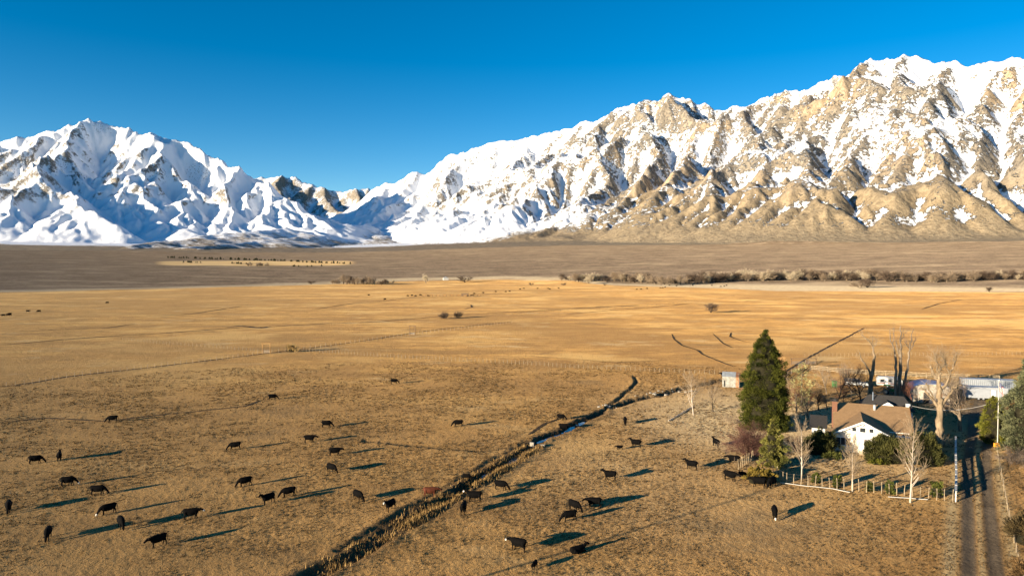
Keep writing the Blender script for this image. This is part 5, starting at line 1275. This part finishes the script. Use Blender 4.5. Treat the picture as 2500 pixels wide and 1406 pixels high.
CL = [
 (275, 1029, 'graze', 175, 'black cow grazing alone along the dark swale at left'), (86, 1130, 'graze', -5, 'black cow grazing rightwards near the left edge'), (145, 1122, 'up', 85, 'black cow seen end-on just right of the left-edge grazer'),
 (165, 1184, 'graze', -8, 'white-faced black cow grazing beside the small dark tuft at left', 1, True), (238, 1206, 'graze', -15, 'black cow grazing with the long shadow of the left-edge cow ending at it'), (21, 1246, 'graze', -95, 'black cow cut close to the left edge, seen from the front'),
 (265, 1253, 'graze', 195, 'white-faced black cow grazing leftwards in the lower left herd', 1, True), (296, 1288, 'graze', -80, 'black cow seen end-on between two lower left grazers'), (117, 1314, 'graze', -100, 'black cow facing the viewer in the lower left corner'),
 (466, 1268, 'level', -5, 'white-faced black cow walking rightwards across its neighbour\'s shadow', 1, True), (387, 1334, 'level', 205, 'largest black cow in the lower left, turned left'), (574, 1098, 'graze', 180, 'black cow grazing where a faint trail passes'),
 (599, 1187, 'graze', 195, 'black cow grazing leftwards above the pair of side-by-side cows'), (962, 938, 'graze', -5, 'farthest small black cow grazing alone in mid-pasture'), (665, 975, 'graze', 0, 'small black cow alone beyond the pale tussock patch'),
 (797, 1044, 'graze', -5, 'black cow grazing rightwards above the row of three'), (755, 1081, 'level', -10, 'black cow with lowered head just below the right-facing grazer'), (817, 1114, 'level', 0, 'black cow standing in profile facing right in mid-pasture'),
 (809, 1155, 'graze', -50, 'black cow grazing towards the viewer below the profile cow'), (655, 1231, 'up', 215, 'black cow with raised head left of its close grazing neighbour'), (705, 1214, 'graze', 190, 'black cow grazing right behind the raised-head cow'),
 (874, 1224, 'graze', -55, 'black cow grazing obliquely left of the red cow'), (953, 1250, 'up', 235, 'white-faced black cow staring out left below the red cow', 1, True), (1050, 1214, 'red', 0, 'red-brown cow standing on the ditch bank'),
 (1119, 1043, 'graze', 178, 'black cow grazing leftwards left of the upper ditch'), (1369, 1026, 'graze', -10, 'upper black cow of the pair above the ditch', .9), (1376, 1048, 'level', -5, 'lower black cow of the pair on the ditch bank'),
 (1407, 1034, 'graze', -60, 'small black calf right of the pair above the ditch', .62), (1526, 1035, 'graze', -88, 'black cow seen head-on right of the ditch bend'), (1553, 1092, 'up', 165, 'black cow standing in profile beside its calf'),
 (1513, 1098, 'level', 190, 'small black calf with its mother standing behind', .58), (1748, 1089, 'up', 120, 'black cow looking left at the wire fence'), (1689, 1146, 'up', 160, 'black cow facing left near the pole fence group'),
 (1792, 1132, 'level', 172, 'black cow standing against the close-set poles'), (1782, 1174, 'level', -25, 'black cow turned right just left of the clipped dome shrub', 1.05), (1812, 1165, 'graze', -10, 'black calf between the dome shrub and a cow', .62),
 (1853, 1190, 'level', 175, 'black cow in front of the clipped dome shrub, facing left', 1.05), (1884, 1190, 'graze', -115, 'black cow behind the left-facing one at the fence corner', 1.05), (1490, 1173, 'up', 172, 'black cow standing in clear profile in the middle of the near pasture'),
 (1139, 1175, 'graze', -10, 'small black calf at the ditch bank above the red cow', .66), (1222, 1199, 'graze', -20, 'black cow grazing on the right bank of the ditch'), (1159, 1228, 'up', 175, 'white-faced black cow standing at the ditch, head left', 1.05, True),
 (1132, 1256, 'level', 80, 'black cow seen from behind below the white-faced one at the ditch', 1.05), (1402, 1250, 'graze', -42, 'black cow turned towards the viewer in the group of three'), (1451, 1242, 'level', 182, 'black cow facing left in the group of three'),
 (1391, 1275, 'graze', 205, 'lowest black cow of the group of three'), (1266, 1347, 'level', 152, 'white-spotted-face black cow standing large near the bottom', 1.05, True), (1410, 1350, 'lie', 35, 'black cow lying down near the bottom with head raised', 1.05),
 (1305, 1390, 'level', 250, 'black calf at the bottom edge below the lying cow', .6), (1891, 1264, 'graze', -85, 'white-faced black cow alone below the front yard fence', 1, True), (1768, 922, 'level', 180, 'black cow peeking out left of the tin shed')]
M_COW.node_tree.nodes['Principled BSDF'].inputs['Specular IOR Level'].default_value = .08
for c_ in CL: cow(*c_)
for i, (px, py) in enumerate(((8, 773), (20, 772), (24, 770), (68, 762), (95, 762), (262, 741), (900, 722), (940, 733), (995, 724), (1006, 723), (1015, 724), (1026, 722), (1032, 724), (1045, 724), (1158, 719), (1180, 717), (1210, 714), (1235, 714), (1244, 713),
        (1270, 708), (1279, 706), (1312, 706), (1338, 706), (1342, 707), (1364, 705), (1555, 708), (1565, 707), (1580, 706), (1612, 704), (1618, 704), (1624, 703), (1634, 698), (1652, 699), (1691, 698), (1738, 698), (1760, 701), (1768, 700), (1774, 698))):
    cow(px, py, 'graze' if i % 3 else 'level', (170, 5, 200, -20, 185)[i % 5], ('tiny far black cow near the left edge of the upper pasture' if px < 300 else 'tiny far black cow left of the distant corral' if px < 1060 else 'tiny far black cow right of the distant corral' if px < 1400 else 'tiny far black cow in front of the far creek trees'), 1.15, False, 'far cattle in the upper pasture')

# ------------------------------------------------------------------ ditch water, headgate, stones, trails
t = NT('ditch_water'); v = t.coord(); nz = t.noise(v, 3.0, 3, .5)
M_WATER = t.done((.012, .018, .022), .06, t.bump(nz, .12, .03)); t.b.inputs['Specular IOR Level'].default_value = .9
def strip(name, pts, hw, dz, mat, kind='structure', step=.6, wob=0.0, seed=1, label=None, flat=None, fade=True):
    pp = path_pts(pts, step); rg = np.random.default_rng(seed); d = np.gradient(pp, axis=0); d /= np.hypot(*d.T)[:, None]; nrm = np.stack([-d[:, 1], d[:, 0]], 1)
    k = 1 + wob * fbm(pp[:, 0], pp[:, 1], 6, 3, .6, seed * 3.3); w = (hw * k)[:, None]
    if fade: w = w * np.minimum(1, .25 + np.minimum(np.arange(len(pp)), np.arange(len(pp))[::-1]) / 6)[:, None]
    rows_ = [pp + nrm * w * s for s in (-1, -.33, .33, 1)]
    V = []
    for q in rows_: V.append(np.column_stack([q, (terrain_z(q[:, 0], q[:, 1]) if flat is None else flat(pp)) + dz]))
    n = len(pp); V = np.vstack(V); Fq = [(r * n + i, r * n + i + 1, (r + 1) * n + i + 1, (r + 1) * n + i) for r in range(3) for i in range(n - 1)]
    o = struct(obj(name, mesh_np(name, V, Fq), mat), kind, label); return o
def bed(pp):
    z = terrain_z(pp[:, 0], pp[:, 1]); return np.convolve(np.pad(z, 8, mode='edge'), np.ones(17) / 17, 'valid')
_mid = np.array(LINES[0][0]); _k = int(np.argmin(np.hypot(*(_mid - PG(1310, 1084)).T)))
strip('water', _mid[4:_k - 1], .8, .22, M_WATER, flat=bed, wob=.5, label='blue sky reflected in the water of the lower ditch', step=.5)
strip('water', _mid[_k + 1:-6], .8, .24, M_WATER, flat=bed, wob=.35, label='blue sky reflected in the water above the headgate', step=.5)
c = at(1312, 1089); hg = thing('headgate', 'pale concrete headgate across the ditch', 'headgate', c, math.radians(-35))
MB().box((-1.1, 0, .05), (.8, .35, .9)).build('block', M_CEM, hg); MB().box((1.1, 0, .0), (1.0, .35, .9)).build('block', M_CEM, hg); MB().box((0, 0, -.35), (1.6, .15, .5)).build('gate_board', M_WOOD, hg)
rg = np.random.default_rng(12); b = MB()
for cx, cy, n, s in ((1484, 992, 10, .9), (1640, 958, 16, 2.2), (1600, 966, 8, 1.6)):
    q = PG(cx, cy)
    for _ in range(n):
        x, y = q[0] + rg.normal(0, s * 1.6), q[1] + rg.normal(0, s * .6); r_ = rg.uniform(.15, .38); z = gz(x, y)
        pts = rg.normal(0, 1, (10, 3)); pts /= np.linalg.norm(pts, axis=1, keepdims=True)
        b.tube([(x - r_, y, z + r_ * .2), (x - r_ * .5, y, z + r_ * .3), (x + r_ * .4, y + .05, z + r_ * .35), (x + r_, y, z + r_ * .2)], [r_ * .4, r_ * rg.uniform(.7, 1), r_ * rg.uniform(.6, .9), r_ * .3], 7)
o = struct(b.build('rubble', plain('pale_stone', (.32, .29, .24), .25, 2)), 'stuff', 'pale stones along the upper ditch')
M_TRAIL = plain('dark_trail_soil', (.075, .046, .022), .4, .5, 1.0)
for i, (pts, hw, dk) in enumerate(FAR_LINES):
    r_ = math.hypot(*np.mean(pts, axis=0)); strip('trail', pts, hw * (.65 + .35 * dk), .035 + r_ * 1.2e-4, M_TRAIL, step=max(.8, r_ / 160), wob=1.1, seed=i + 1, label='narrow dark ditch or cattle trail in the pasture')

# ------------------------------------------------------------------ far trees
M_FARTW = plain('far_twig', (.30, .225, .15), .2); M_FARPALE = plain('far_pale_twig', (.50, .41, .28), .15); M_FARDARK = plain('far_dark_twig', (.12, .085, .06), .25)
def far_proto(seed, mat, bark, w):
    rg = np.random.default_rng(seed); S = ([], [])
    o_ = dict(OPT, kids=(9, 6, 5), ang=(20, 55), len=(.45, .7), rr=.5, wig=.12, up=.05, thick=.12, rmin=.07); o_['from'] = (.1, .1, .1)
    for k in range(3): grow(rg, (rg.normal(0, .1), rg.normal(0, .1), -.3), (rg.normal(0, w), rg.normal(0, w), 1), rg.uniform(6, 8.2), .3, 0, 3, S, o_)
    a_ = segs_mesh('trunk', S[0], 4); a_.materials.append(bark); b_ = segs_mesh('crown', S[1], 3); b_.materials.append(mat)
    hz = np.zeros(len(b_.vertices) * 3, np.float32); b_.vertices.foreach_get('co', hz); return a_, b_, float(np.percentile(hz[2::3], 99.5))
PROTO = [far_proto(41, M_FARTW, M_BARK, .22), far_proto(42, M_FARPALE, M_PALE, .2), far_proto(43, M_FARDARK, M_DARKBARK, .4), far_proto(44, M_FARTW, M_BARK, .35), far_proto(45, M_FARPALE, M_PALE, .12)]
def far_tree(px, py, py_top, kind, label, group, rg, wide=1.0, name='bare_tree'):
    p = PG(px, py); h = max(2.5, tall(px, py, py_top)); s = h / PROTO[kind][2]
    t_ = thing(name, label, 'tree', (p[0], p[1], gz(*p)), rg.uniform(0, 6), group); t_.scale = (s * wide, s * wide, s)
    obj('trunk', PROTO[kind][0], None, t_); obj('crown', PROTO[kind][1], None, t_); return t_
rg = np.random.default_rng(77)
BASE_PX = [(1360, 686), (1440, 687), (1560, 688), (1610, 695), (1700, 692), (1800, 686), (1950, 683), (2090, 684), (2200, 686), (2300, 688), (2400, 683), (2520, 680)]
bxs, bys = zip(*BASE_PX); n = 175
for i in range(n):
    px = 1365 + (2540 - 1365) * (i + rg.random()) / n; py = float(np.interp(px, bxs, bys)) + rg.normal(0, 1.6)
    k = 1 if 1420 < px < 1470 or rg.random() < .16 else int(rg.choice([0, 2, 3, 2, 0]))
    if 1760 < px < 1950 and rg.random() < .55: k = 4
    hh = rg.uniform(13, 24) + (4 if 1700 < px < 2200 else 0) - (6 if px < 1400 else 0)
    far_tree(px, py, py - hh, k, ('brown', 'pale', 'dark low', 'bushy brown', 'slender pale')[k] + ' bare tree in the long belt along the far creek', 'bare trees along the far creek', rg, rg.uniform(1.1, 1.7))
for i in range(22):
    px = 806 + 155 * (i + rg.random()) / 22; py = 694 + rg.normal(0, .8); far_tree(px, py, py - rg.uniform(9, 24 if 830 < px < 915 else 13), (k := int(rg.choice([0, 1, 3, 2]))), ('brown', 'pale', 'dark', 'bushy brown')[k] + ' bare tree in the small grove left of centre', 'bare trees of the small far grove', rg, 1.1)
far_tree(1040, 693, 668, 4, 'tall pale bare tree standing alone beyond the pasture', None, rg, .8)
far_tree(1135, 689, 673, 2, 'dark round bare shrub right of the lone pale far tree', None, rg, 1.9); far_tree(760, 694, 685, 2, 'low dark shrub left of the small far grove', None, rg, 1.8)
far_tree(2118, 702, 680, 2, 'dark twiggy thicket tree before the far creek belt', None, rg, 2.2); far_tree(2100, 703, 687, 3, 'brown thicket shrub left of the dark twiggy thicket', None, rg, 2.0); far_tree(2415, 713, 700, 2, 'reddish shrub near the right end of the upper pasture', None, rg, 1.4)
far_tree(1735, 764, 739, 2, 'lone dark bare tree in the golden pasture', None, rg, 1.5, 'lone_tree')
far_tree(1297, 697, 690, 2, 'tiny bare bush among the far cattle, left one', None, rg, 1.4); far_tree(1376, 697, 690, 2, 'tiny bare bush among the far cattle, middle one', None, rg, 1.4); far_tree(1477, 697, 692, 2, 'tiny bare bush among the far cattle, right one', None, rg, 1.4)
stems = [((rg.normal(0, .9), rg.normal(0, .6), -.1), (rg.normal(0, .5), rg.normal(0, .5), 1), rg.uniform(2.4, 3.6), .04) for _ in range(50)]
bare_tree('bare_shrub', 'larger grey shrub of the pair in mid-pasture', at(1084, 778), 3, .03, M_FARDARK, M_FARDARK, 51, 2, stems=stems, cat='shrub', **{**SH, 'rmin': .02}); bare_tree('bare_shrub', 'smaller grey shrub of the pair in mid-pasture', at(1119, 776), 3, .03, M_FARDARK, M_FARDARK, 52, 2, stems=[s_ for s_ in stems[:34]], cat='shrub', **{**SH, 'rmin': .02})
# windbreak conifers round the far hay field
def mini_conifer(seed):
    rg_ = np.random.default_rng(seed); C = []; 
    for _ in range(46):
        u_ = rg_.random() ** .8; a_ = rg_.uniform(0, 6.3); r_ = (1 - u_) * 2.6 * rg_.uniform(.5, 1) + .2; C.append((r_ * math.cos(a_), r_ * math.sin(a_), .4 + u_ * 7.4))
    C = np.array(C); me = foliage_mesh('crown', [sprays(rg_, C, .8, 12, .55, C * (1, 1, 0) * .4, .3)]); me.materials.append(leaf_mat('windbreak_needles', (.02, .028, .014), (.07, .075, .035)))
    tr_ = MB().tube([(0, 0, -.3), (0, 0, 6)], [.3, .1], 6).mesh('trunk'); tr_.materials.append(M_DARKBARK); return me, tr_
MC = [mini_conifer(s_) for s_ in (61, 62, 63)]
def windbreak(pts, n, hlo, hhi, label):
    for i in range(n):
        f = (i + rg.random() * 2.5) / (n + 2); px = np.interp(f, np.linspace(0, 1, len(pts)), [p[0] for p in pts]); py = np.interp(f, np.linspace(0, 1, len(pts)), [p[1] for p in pts])
        p = PG(px, py); s_ = max(.5, tall(px, py, py - rg.uniform(hlo, hhi)) / 8.0); k = int(rg.integers(3))
        t_ = thing('evergreen_tree', label, 'tree', (p[0], p[1], gz(*p)), rg.uniform(0, 6), 'windbreak evergreens round the far hay field'); w_ = s_ * rg.uniform(1.0, 1.8); t_.scale = (w_, w_, s_)
        obj('crown', MC[k][0], None, t_); obj('trunk', MC[k][1], None, t_)
LAB = 'dark evergreen of the windbreaks round the far hay field'
windbreak([(400, 630), (520, 633), (640, 636), (760, 641), (860, 645)], 75, 3, 5.5, LAB); windbreak([(447, 641), (496, 642)], 8, 3, 4.5, LAB); windbreak([(562, 644), (605, 645)], 8, 3, 5, LAB); windbreak([(696, 651), (750, 652), (800, 648)], 6, 3, 5, LAB)
for i in range(16):
    px = 600 + 55 * rg.random(); py = 648 + rg.normal(0, 1.2); far_tree(px, py, py - rg.uniform(5, 9), int(rg.choice([0, 1, 2])), 'small bare tree by the far hay field', 'bare trees by the far hay field', rg, 1.4)
# far corral, far building
c = at(1105, 724); fc = thing('corral', 'distant wooden corral pens in the upper pasture', 'corral', c)
for i in range(18):
    x = -30 + 3.4 * i; MB().box((x, -2 + (i % 3) * 3, .8), (.3, .3, 2.0)).build('post', M_DPOST, fc)
    if i % 2 == 0: MB().box((x + 1.7, -2 + (i % 3) * 3, 1.2), (3.4, .15, .9)).build('rail_panel', M_TIMB, fc)
MB().box((12, 2, 1.6), (7, 4, 3)).build('loading_shed', M_DPOST, fc)
c = at(1088, 684); fb = thing('far_building', 'tiny white building beyond the pasture', 'building', c, .3); MB().box((0, 0, 2), (9, 6, 4)).build('wall', M_WHITE, fb); MB().prism([(-5, 4), (5, 4), (0, 6)], -3.2, 3.2).build('roof', M_STEEL, fb)

# ------------------------------------------------------------------ standing dry grass near the camera
def grass(name, n, r0, r1, hlo, hhi, mat, label, seed, sel=None, wmul=1.0):
    rg_ = np.random.default_rng(seed); r = np.exp(rg_.uniform(math.log(r0), math.log(r1), n)); a = rg_.uniform(math.radians(-39.5), math.radians(39.5), n)
    x, y = r * np.sin(a), r * np.cos(a)
    cl = .8 * fbm(x, y, 3.0, 3, .6, 4.4) + 1.1 * fbm(x, y, 19, 3, .55, 6.0); keep = cl > rg_.normal(-.05, .16, n)
    d = line_dist(x, y, DRIVE); keep &= (d > 1.9) | ((d < .45) & (rg_.random(n) < .7))
    d1 = np.minimum(np.minimum(line_dist(x, y, LINES[0][0]), line_dist(x, y, LINES[1][0])), line_dist(x, y, LINES[6][0])); keep &= (d1 > .95)
    c_, s_ = math.cos(-HR), math.sin(-HR); lx = (x - HO[0]) * c_ - (y - HO[1]) * s_; ly = (x - HO[0]) * s_ + (y - HO[1]) * c_; keep &= ~((np.abs(lx + .5) < 7) & (ly > -12.5) & (ly < 6))
    x, y, r = x[keep], y[keep], r[keep]; n = len(x); z = terrain_z(x, y)
    k = 3; ctr = np.repeat(np.stack([x, y, z], 1), k, 0); N = n * k; s = np.repeat(np.clip(r / 95, .8, 1.9), k)
    h = rg_.uniform(hlo, hhi, N) * s ** .5; an = rg_.uniform(0, 6.28, N); w = rg_.uniform(.05, .11, N) * s * wmul; ln = rg_.normal(0, .45, (N, 2)) * h[:, None]
    o = rg_.normal(0, .10, (N, 2)) * s[:, None]; b0 = ctr + np.column_stack([o, np.full(N, -.03)]); u = np.column_stack([np.cos(an) * w, np.sin(an) * w, np.zeros(N)])
    V = np.stack([b0 - u, b0 + u, b0 + np.column_stack([ln, h])], 1).reshape(-1, 3)
    me = mesh_np(name, V, None, False, np.arange(N * 3).reshape(-1, 3)); attr(me, 'rnd', np.repeat(np.repeat(rg_.random(n), k) * .7 + rg_.random(N) * .3, 3))
    return struct(obj(name, me, mat), 'stuff', label)
M_STRAW = leaf_mat('dry_straw', (.05, .028, .010), (.15, .088, .03))
grass('grass', 130000, 62, 230, .05, .15, M_STRAW, 'short dry grass tufts over the near pasture', 5)
# reeds in the ditch
rg_ = np.random.default_rng(6); pp = path_pts(G((800, 1383), (900, 1328), (1000, 1272), (1080, 1222), (1150, 1183), (1230, 1137), (1300, 1092)), .05); idx = rg_.integers(0, len(pp), 9000)
cl = fbm(pp[idx, 0], pp[idx, 1], 3.5, 2, .5, 2.0) > -.1; idx = idx[cl]; x = pp[idx, 0] + rg_.normal(.25, .95, len(idx)); y = pp[idx, 1] + rg_.normal(-.25, .95, len(idx)); z = terrain_z(x, y)
N = len(x); h = rg_.uniform(.2, .7, N); an = rg_.uniform(0, 6.3, N); u = np.column_stack([np.cos(an) * .05, np.sin(an) * .05, np.zeros(N)]); b0 = np.stack([x, y, z - .03], 1)
V = np.stack([b0 - u, b0 + u, b0 + np.column_stack([rg_.normal(0, .25, (N, 2)) * h[:, None], h])], 1).reshape(-1, 3)
me = mesh_np('reeds', V, None, False, np.arange(N * 3).reshape(-1, 3)); attr(me, 'rnd', np.repeat(rg_.random(N), 3)); struct(obj('reeds', me, leaf_mat('reed_straw', (.13, .075, .028), (.34, .22, .085))), 'stuff', 'dry reeds growing in the near ditch')
